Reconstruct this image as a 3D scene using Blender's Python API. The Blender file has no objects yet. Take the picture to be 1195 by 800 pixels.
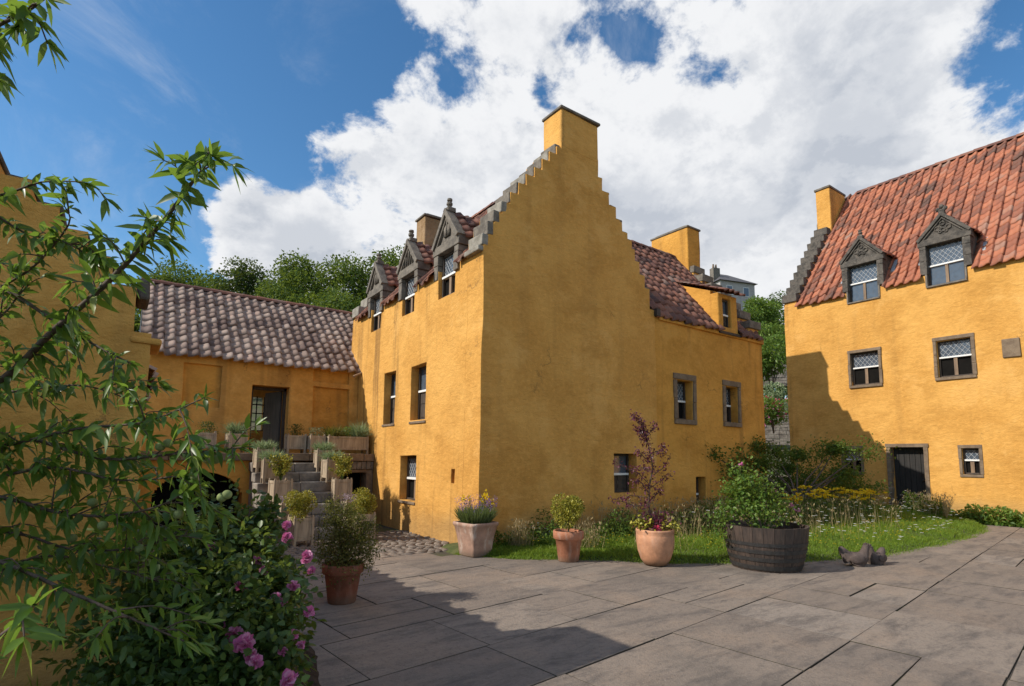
import bpy, math, random
import numpy as np
from mathutils import Vector, Matrix, noise as mnoise

random.seed(7)
RNG = np.random.default_rng(7)
SC = bpy.context.scene
COL = SC.collection
R = math.radians

# ------------------------------------------------------------------ camera
F_PX, CX, CY, W_PX = 629.4, 597.5, 465.9, 1195.0
YAW, PITCH, ROLL, EYE = R(35.59), R(6.05), R(0.63), 1.5
CAM = Vector((0, 0, EYE))
FW = Vector((math.sin(YAW) * math.cos(PITCH), math.cos(YAW) * math.cos(PITCH), math.sin(PITCH)))
_r = Vector((math.cos(YAW), -math.sin(YAW), 0)); _u = _r.cross(FW)
RT = _r * math.cos(ROLL) + _u * math.sin(ROLL)
UP = -_r * math.sin(ROLL) + _u * math.cos(ROLL)
cd = bpy.data.cameras.new('camera')
cam = bpy.data.objects.new('camera', cd); COL.objects.link(cam)
cam.matrix_world = Matrix(((RT.x, UP.x, -FW.x, CAM.x), (RT.y, UP.y, -FW.y, CAM.y), (RT.z, UP.z, -FW.z, CAM.z), (0, 0, 0, 1)))
cd.sensor_width = 36; cd.lens = F_PX / W_PX * 36
cd.shift_y = (CY - 400) / W_PX
cd.clip_start = 0.05; cd.clip_end = 3000
SC.camera = cam

# ------------------------------------------------------------------ light
SUN_AZ, SUN_EL = R(-18), R(37.5)          # direction the light travels on the ground, height of the sun
to_sun = Vector((-math.cos(SUN_AZ) * math.cos(SUN_EL), -math.sin(SUN_AZ) * math.cos(SUN_EL), math.sin(SUN_EL)))
sd = bpy.data.lights.new('sun', 'SUN'); sd.energy = 4.8; sd.angle = R(0.5); sd.color = (1, 0.93, 0.82)
so = bpy.data.objects.new('sun', sd); COL.objects.link(so)
so.rotation_euler = to_sun.to_track_quat('Z', 'Y').to_euler()
so.location = (-20, 10, 30)
SC.view_settings.view_transform = 'Standard'; SC.view_settings.look = 'None'
SC.view_settings.exposure = 0.0; SC.view_settings.gamma = 1

world = bpy.data.worlds.new('World'); SC.world = world; world.use_nodes = True
SKY_STRENGTH = 0.10


class NT:
    """tiny helper around a node tree"""
    def __init__(s, tree):
        s.t = tree; s.n = tree.nodes; s.l = tree.links
    def add(s, typ, **kw):
        n = s.n.new(typ)
        for k, v in kw.items():
            if hasattr(n, k): setattr(n, k, v)
        return n
    def link(s, a, b): s.l.new(a, b)
    def val(s, sock, v):
        if hasattr(v, 'is_linked') or isinstance(v, bpy.types.NodeSocket): s.l.new(v, sock)
        else: sock.default_value = v
    def math(s, op, a, b=None, c=None, clamp=False):
        n = s.n.new('ShaderNodeMath'); n.operation = op; n.use_clamp = clamp
        s.val(n.inputs[0], a)
        if b is not None: s.val(n.inputs[1], b)
        if c is not None: s.val(n.inputs[2], c)
        return n.outputs[0]
    def vmath(s, op, a, b=None):
        n = s.n.new('ShaderNodeVectorMath'); n.operation = op
        s.val(n.inputs[0], a)
        if b is not None: s.val(n.inputs[1], b)
        return n.outputs['Value'] if op in ('DOT_PRODUCT', 'LENGTH') else n.outputs[0]
    def noise(s, vec, scale, detail=4, rough=0.55, dist=0.0):
        n = s.n.new('ShaderNodeTexNoise')
        if vec is not None: s.l.new(vec, n.inputs['Vector'])
        n.inputs['Scale'].default_value = scale; n.inputs['Detail'].default_value = detail
        n.inputs['Roughness'].default_value = rough; n.inputs['Distortion'].default_value = dist
        return n.outputs['Fac']
    def smooth(s, v, lo, hi, to0=0.0, to1=1.0):
        n = s.n.new('ShaderNodeMapRange'); n.interpolation_type = 'SMOOTHSTEP'
        s.val(n.inputs['Value'], v)
        n.inputs['From Min'].default_value = lo; n.inputs['From Max'].default_value = hi
        n.inputs['To Min'].default_value = to0; n.inputs['To Max'].default_value = to1
        return n.outputs['Result']
    def mix(s, f, a, b, mode='MIX'):
        n = s.n.new('ShaderNodeMix'); n.data_type = 'RGBA'; n.blend_type = mode
        s.val(n.inputs[0], f)
        for sock, v in ((n.inputs[6], a), (n.inputs[7], b)):
            if isinstance(v, tuple): sock.default_value = (*v[:3], 1)
            else: s.l.new(v, sock)
        return n.outputs[2]
    def ramp(s, f, stops, interp='LINEAR'):
        n = s.n.new('ShaderNodeValToRGB'); n.color_ramp.interpolation = interp
        e = n.color_ramp.elements
        while len(e) < len(stops): e.new(0.5)
        for i, (p, c) in enumerate(stops):
            e[i].position = p; e[i].color = (*c, 1)
        s.l.new(f, n.inputs[0]); return n.outputs[0]


def build_world():
    T = NT(world.node_tree); T.n.clear()
    out = T.add('ShaderNodeOutputWorld'); bg = T.add('ShaderNodeBackground')
    sky = T.add('ShaderNodeTexSky'); sky.sky_type = 'NISHITA'; sky.sun_disc = False
    sky.sun_elevation = SUN_EL
    sky.sun_rotation = math.atan2(to_sun.x, to_sun.y)
    sky.air_density = 1.0; sky.dust_density = 0.25; sky.ozone_density = 1.3
    tc = T.add('ShaderNodeTexCoord'); d0 = tc.outputs['Generated']
    def density(d):
        sep = T.add('ShaderNodeSeparateXYZ'); T.link(d, sep.inputs[0])
        # flat cloud deck: the view direction carried onto a plane high above
        zz = T.math('MAXIMUM', T.math('ADD', sep.outputs['Z'], 0.30), 0.05)
        comb = T.add('ShaderNodeCombineXYZ')
        T.link(T.math('DIVIDE', sep.outputs['X'], zz), comb.inputs[0])
        T.link(T.math('DIVIDE', sep.outputs['Y'], zz), comb.inputs[1])
        comb.inputs[2].default_value = 3.7
        p = comb.outputs[0]
        big = T.noise(p, 1.9, 3, 0.5, 0.3)
        mid = T.noise(p, 5.0, 9, 0.64, 0.18)
        puff = T.noise(d, 10.5, 9, 0.60, 0.12)
        dn = T.math('ADD', T.math('MULTIPLY', big, 0.42), T.math('MULTIPLY', mid, 0.58))
        dn = T.math('ADD', T.math('MULTIPLY', T.math('SUBTRACT', dn, 0.5), 1.5), 0.5)
        return T.math('ADD', dn, T.math('MULTIPLY', T.math('SUBTRACT', puff, 0.5), 0.55)), p
    dens, p = density(d0)
    lit, _ = density(T.vmath('ADD', d0, tuple(to_sun * 0.045)))
    relief = T.math('SUBTRACT', dens, lit)
    def lobe(px, py, width, amount):
        v = (FW + RT * ((px - CX) / F_PX) + UP * ((CY - py) / F_PX)).normalized()
        dt = T.vmath('DOT_PRODUCT', d0, tuple(v))
        return T.math('MULTIPLY', T.smooth(dt, math.cos(R(width * 1.15)), 1.0), amount)
    for L in CLOUD_LOBES: dens = T.math('ADD', dens, lobe(*L))
    cover = T.smooth(dens, 0.46, 0.60)
    # thick middles and the sides turned from the sun go grey
    thick = T.smooth(T.math('ADD', dens, T.math('MULTIPLY', T.math('SUBTRACT', T.noise(d0, 3.0, 6, 0.6, 0.3), 0.5), 0.9)), 0.60, 1.0)
    shade = T.smooth(relief, 0.06, -0.16)
    grey = T.math('MINIMUM', T.math('ADD', T.math('MULTIPLY', thick, 0.75), T.math('MULTIPLY', shade, 0.55)), 1.0)
    cc = T.mix(grey, CLOUD_LIT, CLOUD_GREY)
    # thin wisps
    veil = T.math('MULTIPLY', T.smooth(T.noise(p, 1.6, 9, 0.68, 0.9), 0.48, 0.78), 0.34)
    cover = T.math('MAXIMUM', cover, veil)
    hs = T.add('ShaderNodeHueSaturation'); T.link(sky.outputs[0], hs.inputs['Color'])
    hs.inputs['Saturation'].default_value = 1.22; hs.inputs['Value'].default_value = SKY_VALUE
    blue = T.mix(1.0, hs.outputs[0], (0.86, 1.03, 1.06), 'MULTIPLY')
    col = T.mix(cover, blue, cc)
    T.link(col, bg.inputs['Color']); bg.inputs['Strength'].default_value = SKY_STRENGTH
    T.link(bg.outputs[0], out.inputs[0])


CLOUD_LIT = (9.0, 9.1, 9.3); CLOUD_GREY = (5.3, 5.7, 6.4); SKY_VALUE = 1.45
CLOUD_LOBES = [   # direction (given as the place in the view it was measured at), half width in degrees, amount
    (60, 60, 36, -0.42), (120, 230, 17, -0.26), (10, 330, 26, -0.30), (330, 70, 10, -0.22), (215, 130, 9, -0.16),
    (290, 250, 9, 0.26), (250, 230, 5, 0.18), (340, 200, 8, 0.14), (245, 300, 11, 0.28), (310, 325, 9, 0.26), (400, 250, 14, 0.24), (470, 180, 9, 0.10), (520, 230, 22, 0.12),
    (440, 20, 7, 0.22), (560, 40, 13, 0.10), (620, 250, 22, 0.08), (1030, 110, 14, 0.16), (900, 290, 22, 0.12), (1000, 230, 14, 0.08), (760, 260, 16, 0.08),
    (690, 128, 8, -0.19), (838, 165, 8, -0.20), (490, 92, 6, -0.16), (600, 100, 5, -0.08), (1180, 60, 6, -0.20), (1160, 175, 6, -0.12), (1110, 140, 15, 0.08), (870, 15, 6, -0.10), (760, 60, 5, -0.08),
]
build_world()


# ------------------------------------------------------------------ tags
def tag(o, label=None, cat=None, group=None, kind=None):
    if label: o['label'] = label
    if cat: o['category'] = cat
    if group: o['group'] = group
    if kind: o['kind'] = kind
    return o
def empty(name, loc=(0, 0, 0), rz=0.0, label=None, cat=None, group=None):
    o = bpy.data.objects.new(name, None); COL.objects.link(o)
    o.location = loc; o.rotation_euler = (0, 0, rz); o.empty_display_size = 0.1
    return tag(o, label, cat, group)
def at(px, py, d):
    """a measured place: image position and metres away along the view axis -> world point"""
    return CAM + (FW + RT * ((px - CX) / F_PX) + UP * ((CY - py) / F_PX)) * d
def copy_tree(o, parent=None):
    c = o.copy(); COL.objects.link(c)
    if parent: c.parent = parent
    for ch in [x for x in bpy.data.objects if x.parent == o]: copy_tree(ch, c)
    return c


# ------------------------------------------------------------------ meshes
class MB:
    """collects polygons, builds ONE mesh object"""
    def __init__(s): s.v = []; s.f = []; s.uv = []; s.m = []
    def poly(s, pts, uv=None, mi=0):
        i = len(s.v); s.v += [tuple(p) for p in pts]; s.f.append(tuple(range(i, i + len(pts))))
        s.uv.append(uv); s.m.append(mi)
    def box(s, a, b, rz=0.0, origin=None, taper=0.0, mi=0):
        x0, y0, z0 = a; x1, y1, z1 = b
        cx, cy = (x0 + x1) / 2, (y0 + y1) / 2
        P = []
        for z, k in ((z0, 1.0), (z1, 1.0 - taper)):
            for x, y in ((x0, y0), (x1, y0), (x1, y1), (x0, y1)):
                P.append((cx + (x - cx) * k, cy + (y - cy) * k, z))
        if rz:
            ox, oy = origin if origin else (cx, cy); c, q = math.cos(rz), math.sin(rz)
            P = [(ox + (x - ox) * c - (y - oy) * q, oy + (x - ox) * q + (y - oy) * c, z) for x, y, z in P]
        i = len(s.v); s.v += P
        for f in ((3, 2, 1, 0), (4, 5, 6, 7), (0, 1, 5, 4), (1, 2, 6, 5), (2, 3, 7, 6), (3, 0, 4, 7)):
            s.f.append(tuple(i + k for k in f)); s.uv.append(None); s.m.append(mi)
        return s
    def obox(s, o, ax, ay, az, mi=0):
        """box from a corner and three edge vectors"""
        o, ax, ay, az = Vector(o), Vector(ax), Vector(ay), Vector(az)
        P = [o, o + ax, o + ax + ay, o + ay, o + az, o + ax + az, o + ax + ay + az, o + ay + az]
        flip = ax.cross(ay).dot(az) < 0
        i = len(s.v); s.v += [tuple(p) for p in P]
        for f in ((3, 2, 1, 0), (4, 5, 6, 7), (0, 1, 5, 4), (1, 2, 6, 5), (2, 3, 7, 6), (3, 0, 4, 7)):
            g = tuple(i + k for k in f)
            s.f.append(g[::-1] if flip else g); s.uv.append(None); s.m.append(mi)
        return s
    def prism(s, pts, ext, mi=0):
        """closed polygon pts (3D, planar) pushed along ext"""
        n = len(pts); pts = [Vector(p) for p in pts]; e = Vector(ext)
        nr = Vector((0, 0, 0))
        for a, b in zip(pts, pts[1:] + pts[:1]): nr += a.cross(b)
        if nr.dot(e) > 0: pts = pts[::-1]
        i = len(s.v); s.v += [tuple(p) for p in pts] + [tuple(p + e) for p in pts]
        s.f.append(tuple(range(i, i + n))); s.uv.append(None); s.m.append(mi)
        s.f.append(tuple(range(i + 2 * n - 1, i + n - 1, -1))); s.uv.append(None); s.m.append(mi)
        for k in range(n):
            k2 = (k + 1) % n
            s.f.append((i + k2, i + k, i + n + k, i + n + k2)); s.uv.append(None); s.m.append(mi)
        return s
    def tube(s, path, radii, sides=7, cap=True, mi=0):
        path = [Vector(p) for p in path]
        if not isinstance(radii, (list, tuple)): radii = [radii] * len(path)
        rings = []
        ref = Vector((0.31, 0.17, 0.93)).normalized()
        for k, p in enumerate(path):
            t = (path[min(k + 1, len(path) - 1)] - path[max(k - 1, 0)])
            t = t.normalized() if t.length > 1e-9 else Vector((0, 0, 1))
            a = t.cross(ref)
            if a.length < 1e-3: a = t.cross(Vector((1, 0, 0)))
            a.normalize(); b = t.cross(a)
            i = len(s.v)
            for j in range(sides):
                w = 2 * math.pi * j / sides
                s.v.append(tuple(p + (a * math.cos(w) + b * math.sin(w)) * radii[k]))
            rings.append(i)
        for r0, r1 in zip(rings, rings[1:]):
            for j in range(sides):
                j2 = (j + 1) % sides
                s.f.append((r0 + j, r0 + j2, r1 + j2, r1 + j)); s.uv.append(None); s.m.append(mi)
        if cap:
            s.f.append(tuple(rings[0] + j for j in range(sides))[::-1]); s.uv.append(None); s.m.append(mi)
            s.f.append(tuple(rings[-1] + j for j in range(sides))); s.uv.append(None); s.m.append(mi)
        return s
    def lathe(s, prof, sides=32, center=(0, 0, 0), wob=0.0, mi=0, square=0.0):
        """profile of (radius, z); square>0 morphs the section towards a square"""
        rings = []
        for r, z in prof:
            i = len(s.v)
            for j in range(sides):
                w = 2 * math.pi * j / sides
                k = 1.0
                if square:
                    k = (1 - square) + square / max(abs(math.cos(w)), abs(math.sin(w)))
                rr = r * k * (1 + wob * mnoise.noise(Vector((math.cos(w) * 2, math.sin(w) * 2, z * 3))))
                s.v.append((center[0] + rr * math.cos(w), center[1] + rr * math.sin(w), center[2] + z))
            rings.append(i)
        for r0, r1 in zip(rings, rings[1:]):
            for j in range(sides):
                j2 = (j + 1) % sides
                s.f.append((r0 + j, r0 + j2, r1 + j2, r1 + j)); s.uv.append(None); s.m.append(mi)
        return s
    def ball(s, c, r, seg=10, rings=7, sq=(1, 1, 1), mi=0, rough=0.0):
        i = len(s.v)
        for a in range(rings + 1):
            th = math.pi * a / rings
            for b in range(seg):
                ph = 2 * math.pi * b / seg
                n = Vector((math.sin(th) * math.cos(ph), math.sin(th) * math.sin(ph), math.cos(th)))
                k = r * (1 + rough * mnoise.noise(n * 2.3 + Vector(c) * 5))
                s.v.append((c[0] + n.x * k * sq[0], c[1] + n.y * k * sq[1], c[2] + n.z * k * sq[2]))
        for a in range(rings):
            for b in range(seg):
                b2 = (b + 1) % seg
                s.f.append((i + a * seg + b, i + (a + 1) * seg + b, i + (a + 1) * seg + b2, i + a * seg + b2)); s.uv.append(None); s.m.append(mi)
        return s
    def build(s, name, mat, parent=None, smooth=False, bevel=0.0, wobble=0.0, wfreq=3.0):
        if wobble:
            s.v = [tuple(Vector(p) + mnoise.noise_vector(Vector(p) * wfreq) * wobble) for p in s.v]
        me = bpy.data.meshes.new(name); me.from_pydata(s.v, [], s.f)
        for mm in (mat if isinstance(mat, (list, tuple)) else [mat]): me.materials.append(mm)
        if any(s.m): me.polygons.foreach_set('material_index', s.m)
        if any(u is not None for u in s.uv):
            ul = me.uv_layers.new(name='UVMap'); arr = []
            for f, u in zip(s.f, s.uv): arr += [c for q in (u if u is not None else [(0, 0)] * len(f)) for c in q]
            ul.data.foreach_set('uv', arr)
        if smooth: me.polygons.foreach_set('use_smooth', [True] * len(me.polygons))
        me.update()
        o = bpy.data.objects.new(name, me); COL.objects.link(o)
        if parent: o.parent = parent
        if bevel:
            b = o.modifiers.new('bevel', 'BEVEL'); b.width = bevel; b.segments = 2; b.limit_method = 'ANGLE'
        return o


def np_mesh(name, V, faces, mat, parent=None, attrs=None, smooth=False, matidx=None):
    """V (N,3); faces: list of int arrays (M,k)"""
    me = bpy.data.meshes.new(name)
    V = np.asarray(V, np.float32)
    me.vertices.add(len(V)); me.vertices.foreach_set('co', V.ravel())
    loops = np.concatenate([f.ravel() for f in faces]).astype(np.int32)
    tot = np.concatenate([np.full(len(f), f.shape[1]) for f in faces]).astype(np.int32)
    start = np.concatenate([[0], np.cumsum(tot)[:-1]]).astype(np.int32)
    me.loops.add(len(loops)); me.loops.foreach_set('vertex_index', loops)
    me.polygons.add(len(tot)); me.polygons.foreach_set('loop_start', start)
    try: me.polygons.foreach_set('loop_total', tot)
    except Exception: pass
    for k, a in (attrs or {}).items():
        at_ = me.attributes.new(k, 'FLOAT', 'POINT'); at_.data.foreach_set('value', np.asarray(a, np.float32))
    for mm in (mat if isinstance(mat, (list, tuple)) else [mat]): me.materials.append(mm)
    if matidx is not None: me.polygons.foreach_set('material_index', np.asarray(matidx, np.int32))
    me.polygons.foreach_set('use_smooth', np.full(len(tot), bool(smooth)))
    me.update(calc_edges=True); me.validate()
    o = bpy.data.objects.new(name, me); COL.objects.link(o)
    if parent: o.parent = parent
    return o


# leaf templates: (t along, s across, lift)
LANCE = (np.array([(0, 0, 0), (.28, -.42, .05), (.28, 0, 0), (.28, .42, .05), (.62, -.36, .05), (.62, 0, 0), (.62, .36, .05), (1, 0, 0)]),
         [np.array([(1, 4, 5, 2), (2, 5, 6, 3)]), np.array([(0, 1, 2), (0, 2, 3), (4, 7, 5), (5, 7, 6)])])
OVAL = (np.array([(0, 0, 0), (.3, -.5, .07), (.3, 0, 0), (.3, .5, .07), (.7, -.44, .07), (.7, 0, 0), (.7, .44, .07), (1, 0, 0)]), LANCE[1])
DIAM = (np.array([(0, 0, 0), (.5, -.5, .1), (1, 0, 0), (.5, .5, .1)]), [np.array([(0, 1, 2), (0, 2, 3)])])
BLADE = (np.array([(0, -.5, 0), (0, .5, 0), (.5, -.38, 0), (.5, .38, 0), (1, 0, 0)]), [np.array([(0, 1, 3, 2)]), np.array([(2, 3, 4)])])


def unit(a): return a / np.maximum(np.linalg.norm(a, axis=1, keepdims=True), 1e-9)
def rand_dirs(n, up=0.0, rng=RNG):
    v = rng.normal(size=(n, 3)); v[:, 2] += up
    return unit(v)
class Leaves:
    """many small leaf faces -> arrays"""
    def __init__(s): s.V = []; s.Q = []; s.T = []; s.var = []; s.n = 0
    def add(s, pos, dirs, L, Wd, tmpl=DIAM, droop=0.15, nrm=None, var=None, rng=RNG):
        pos = np.asarray(pos, float); n = len(pos)
        if n == 0: return s
        d = unit(np.asarray(dirs, float))
        if nrm is None:
            nrm = rand_dirs(n, 1.2, rng)
        side = unit(np.cross(d, nrm)); nn = np.cross(side, d)
        L = np.broadcast_to(L, (n,)); Wd = np.broadcast_to(Wd, (n,))
        t, fs = tmpl; k = len(t)
        dr = np.broadcast_to(droop, (n,))
        V = pos[:, None, :] + d[:, None, :] * (L[:, None] * t[None, :, 0])[..., None] \
            + side[:, None, :] * (Wd[:, None] * t[None, :, 1])[..., None] \
            + nn[:, None, :] * (Wd[:, None] * t[None, :, 2] * 2)[..., None]
        V[..., 2] -= dr[:, None] * L[:, None] * t[None, :, 0] ** 2
        off = s.n + np.arange(n)[:, None, None] * k
        for f in fs:
            g = (f[None] + off).reshape(-1, f.shape[1])
            (s.Q if f.shape[1] == 4 else s.T).append(g)
        s.V.append(V.reshape(-1, 3)); s.n += n * k
        vv = rng.random(n) if var is None else np.broadcast_to(var, (n,))
        s.var.append(np.repeat(vv, k)); return s
    def build(s, name, mat, parent=None, smooth=False):
        fs = []
        if s.Q: fs.append(np.concatenate(s.Q))
        if s.T: fs.append(np.concatenate(s.T))
        return np_mesh(name, np.concatenate(s.V), fs, mat, parent, {'var': np.concatenate(s.var)}, smooth)


# ------------------------------------------------------------------ materials
def new_mat(name):
    m = bpy.data.materials.new(name); m.use_nodes = True
    T = NT(m.node_tree); T.n.clear()
    out = T.add('ShaderNodeOutputMaterial'); b = T.add('ShaderNodeBsdfPrincipled')
    T.link(b.outputs[0], out.inputs[0])
    return m, T, b, out
def pos_of(T):
    g = T.add('ShaderNodeNewGeometry'); return g.outputs['Position']
def scaled(T, v, sx, sy, sz):
    n = T.add('ShaderNodeMapping'); T.link(v, n.inputs[0]); n.inputs['Scale'].default_value = (sx, sy, sz); return n.outputs[0]
def bump(T, b, h, strength, dist):
    n = T.add('ShaderNodeBump'); n.inputs['Strength'].default_value = strength; n.inputs['Distance'].default_value = dist
    T.link(h, n.inputs['Height']); T.link(n.outputs[0], b.inputs['Normal']); return n


def mat_harl(name, c1=(0.695, 0.372, 0.098), c2=(0.59, 0.297, 0.070), stain=0.5, grain=1.0):
    """ochre lime harling: lumpy, brushed, with rain streaks"""
    m, T, b, _ = new_mat(name); p = pos_of(T)
    patch = T.noise(p, 0.9, 5, 0.6, 0.3)
    fine = T.noise(p, 14, 4, 0.6)
    col = T.mix(T.smooth(patch, 0.33, 0.68), c2, c1)
    col = T.mix(T.math('MULTIPLY', T.smooth(fine, 0.4, 0.75), 0.35), col, tuple(min(1, k * 1.22) for k in c1))
    streak = T.noise(scaled(T, p, 2.6, 2.6, 0.16), 1.0, 5, 0.62, 0.2)
    st = T.math('MULTIPLY', T.smooth(streak, 0.56, 0.76), stain)
    col = T.mix(st, col, (0.25, 0.125, 0.035))
    blot = T.smooth(T.noise(scaled(T, p, 1, 1, 1.6), 1.25, 7, 0.72, 0.2), 0.47, 0.66)
    col = T.mix(T.math('MULTIPLY', blot, 0.45), col, tuple(k * q for k, q in zip(c2, (.74, .70, .62))))
    drip = T.math('MULTIPLY', T.smooth(T.noise(scaled(T, p, 1.5, 1.5, 0.09), 1.6, 3, 0.5, 0.1), 0.555, 0.69), 0.75 * stain)
    col = T.mix(drip, col, (0.17, 0.09, 0.035))
    grime = T.math('MULTIPLY', T.smooth(T.noise(p, 2.3, 6, 0.7, 0.5), 0.62, 0.78), 0.35 * stain)
    col = T.mix(grime, col, (0.16, 0.10, 0.05))
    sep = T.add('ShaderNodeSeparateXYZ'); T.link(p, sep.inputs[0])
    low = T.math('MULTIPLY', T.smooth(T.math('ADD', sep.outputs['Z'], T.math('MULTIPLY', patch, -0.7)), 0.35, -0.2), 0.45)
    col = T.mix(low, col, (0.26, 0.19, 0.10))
    vo = T.add('ShaderNodeTexVoronoi'); vo.feature = 'DISTANCE_TO_EDGE'; vo.inputs['Scale'].default_value = 0.62
    wv = T.add('ShaderNodeTexNoise'); wv.inputs['Scale'].default_value = 2.2; wv.inputs['Detail'].default_value = 8; wv.inputs['Roughness'].default_value = .7; T.link(p, wv.inputs['Vector'])
    off = T.vmath('SCALE', T.vmath('SUBTRACT', wv.outputs['Color'], (.5, .5, .5))); off.node.inputs['Scale'].default_value = 0.9
    T.link(T.vmath('ADD', p, off), vo.inputs['Vector'])
    crack = T.math('MULTIPLY', T.smooth(vo.outputs['Distance'], 0.012, 0.004), T.smooth(T.noise(p, .8, 4, .6), .55, .66))
    col = T.mix(T.math('MULTIPLY', crack, .6), col, (0.14, 0.08, 0.035))
    pale = T.math('MULTIPLY', T.smooth(T.noise(p, .62, 7, .72, .15), .53, .64), .55)
    col = T.mix(pale, col, tuple(k * q for k, q in zip(c1, (1.10, 1.16, 1.35))))
    T.link(col, b.inputs['Base Color']); b.inputs['Roughness'].default_value = 0.92
    b.inputs['Specular IOR Level'].default_value = 0.15
    h = T.math('ADD', T.math('MULTIPLY', T.noise(p, 55, 5, 0.7), 0.5 * grain), T.math('MULTIPLY', T.noise(scaled(T, p, 1, 1, 1.8), 6, 4, 0.6, 0.4), 1.3))
    bump(T, b, h, 0.75, 0.022)
    return m


def mat_stone(name, c1=(0.23, 0.20, 0.165), c2=(0.12, 0.105, 0.09), lichen=0.3, scale=6):
    m, T, b, _ = new_mat(name); p = pos_of(T)
    col = T.mix(T.smooth(T.noise(p, scale, 6, 0.65, 0.2), 0.3, 0.7), c2, c1)
    sp = T.smooth(T.noise(p, scale * 3.2, 5, 0.7, 0.3), 0.58, 0.68)
    col = T.mix(T.math('MULTIPLY', sp, lichen), col, (0.42, 0.40, 0.33))
    T.link(col, b.inputs['Base Color']); b.inputs['Roughness'].default_value = 0.95
    b.inputs['Specular IOR Level'].default_value = 0.15
    bump(T, b, T.noise(p, scale * 6, 6, 0.7), 0.8, 0.012)
    return m


def mat_tile(name, stops, moss=0.3, mosscol=(0.10, 0.095, 0.075)):
    """clay pantiles: every tile its own tint (UV counts tiles), plus lichen and soot"""
    m, T, b, _ = new_mat(name); p = pos_of(T)
    uv = T.add('ShaderNodeUVMap'); fl = T.vmath('FLOOR', uv.outputs[0])
    wn = T.add('ShaderNodeTexWhiteNoise'); wn.noise_dimensions = '3D'; T.link(fl, wn.inputs['Vector'])
    patch = T.noise(p, 0.8, 4, 0.6, 0.4)
    f = T.math('ADD', T.math('MULTIPLY', wn.outputs['Value'], 0.62), T.math('MULTIPLY', T.smooth(patch, 0.3, 0.7), 0.38))
    col = T.ramp(f, stops)
    sp = T.smooth(T.noise(p, 9, 6, 0.7, 0.4), 0.54, 0.70)
    col = T.mix(T.math('MULTIPLY', sp, moss), col, mosscol)
    gr = T.smooth(T.noise(p, 30, 4, 0.7), 0.5, 0.75)
    col = T.mix(T.math('MULTIPLY', gr, 0.30), col, (0.33, 0.29, 0.25))
    lc = T.smooth(T.noise(p, 4.5, 7, 0.75, 0.2), 0.60, 0.68)
    col = T.mix(T.math('MULTIPLY', lc, 0.45), col, (0.30, 0.275, 0.22))
    T.link(col, b.inputs['Base Color']); b.inputs['Roughness'].default_value = 0.8
    b.inputs['Specular IOR Level'].default_value = 0.3
    bump(T, b, T.noise(p, 45, 4, 0.65), 0.4, 0.008)
    return m


def mat_wood(name, c1, c2, scale=1.0, rough=0.75, axis=2):
    m, T, b, _ = new_mat(name)
    tc = T.add('ShaderNodeTexCoord')
    sc = [22 * scale] * 3; sc[axis] = 1.6 * scale
    g = T.noise(scaled(T, tc.outputs['Object'], *sc), 1.0, 6, 0.65, 0.6)
    col = T.mix(T.smooth(g, 0.3, 0.7), c2, c1)
    blot = T.noise(tc.outputs['Object'], 3.2, 4, 0.6)
    col = T.mix(T.math('MULTIPLY', T.smooth(blot, 0.45, 0.75), 0.5), col, tuple(k * 0.55 for k in c2))
    T.link(col, b.inputs['Base Color']); b.inputs['Roughness'].default_value = rough
    bump(T, b, g, 0.5, 0.006)
    return m


def mat_plain(name, c, rough=0.7, var=0.25, scale=8, spec=0.3, bmp=0.3, metallic=0.0):
    m, T, b, _ = new_mat(name); p = pos_of(T)
    n = T.noise(p, scale, 5, 0.65, 0.2)
    col = T.mix(T.smooth(n, 0.3, 0.72), tuple(k * (1 - var) for k in c), tuple(min(1, k * (1 + var)) for k in c))
    T.link(col, b.inputs['Base Color']); b.inputs['Roughness'].default_value = rough
    b.inputs['Specular IOR Level'].default_value = spec; b.inputs['Metallic'].default_value = metallic
    if bmp: bump(T, b, T.noise(p, scale * 5, 4, 0.65), bmp, 0.01)
    return m


def mat_clay(name, c, bloom=0.5):
    """fired clay with lime bloom, damp foot and rain marks"""
    m, T, b, _ = new_mat(name); tc = T.add('ShaderNodeTexCoord'); p = tc.outputs['Object']
    n = T.noise(p, 6, 6, 0.65, 0.3)
    col = T.mix(T.smooth(n, 0.3, 0.7), tuple(k * .72 for k in c), tuple(min(1, k * 1.15) for k in c))
    bl = T.smooth(T.noise(scaled(T, p, 5, 5, 1.6), 1.4, 7, 0.7, 0.4), 0.50, 0.68)
    col = T.mix(T.math('MULTIPLY', bl, bloom), col, (0.55, 0.46, 0.39))
    sp = T.smooth(T.noise(p, 28, 5, 0.7), 0.58, 0.72); col = T.mix(T.math('MULTIPLY', sp, .35), col, tuple(k * .45 for k in c))
    sep = T.add('ShaderNodeSeparateXYZ'); T.link(p, sep.inputs[0])
    ft = T.smooth(T.math('ADD', sep.outputs['Z'], T.math('MULTIPLY', n, -.12)), .06, -.04); col = T.mix(T.math('MULTIPLY', ft, .6), col, (.10, .085, .06))
    T.link(col, b.inputs['Base Color']); b.inputs['Roughness'].default_value = .85; b.inputs['Specular IOR Level'].default_value = .2
    bump(T, b, T.noise(p, 40, 5, .7), .5, .008)
    return m


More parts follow.
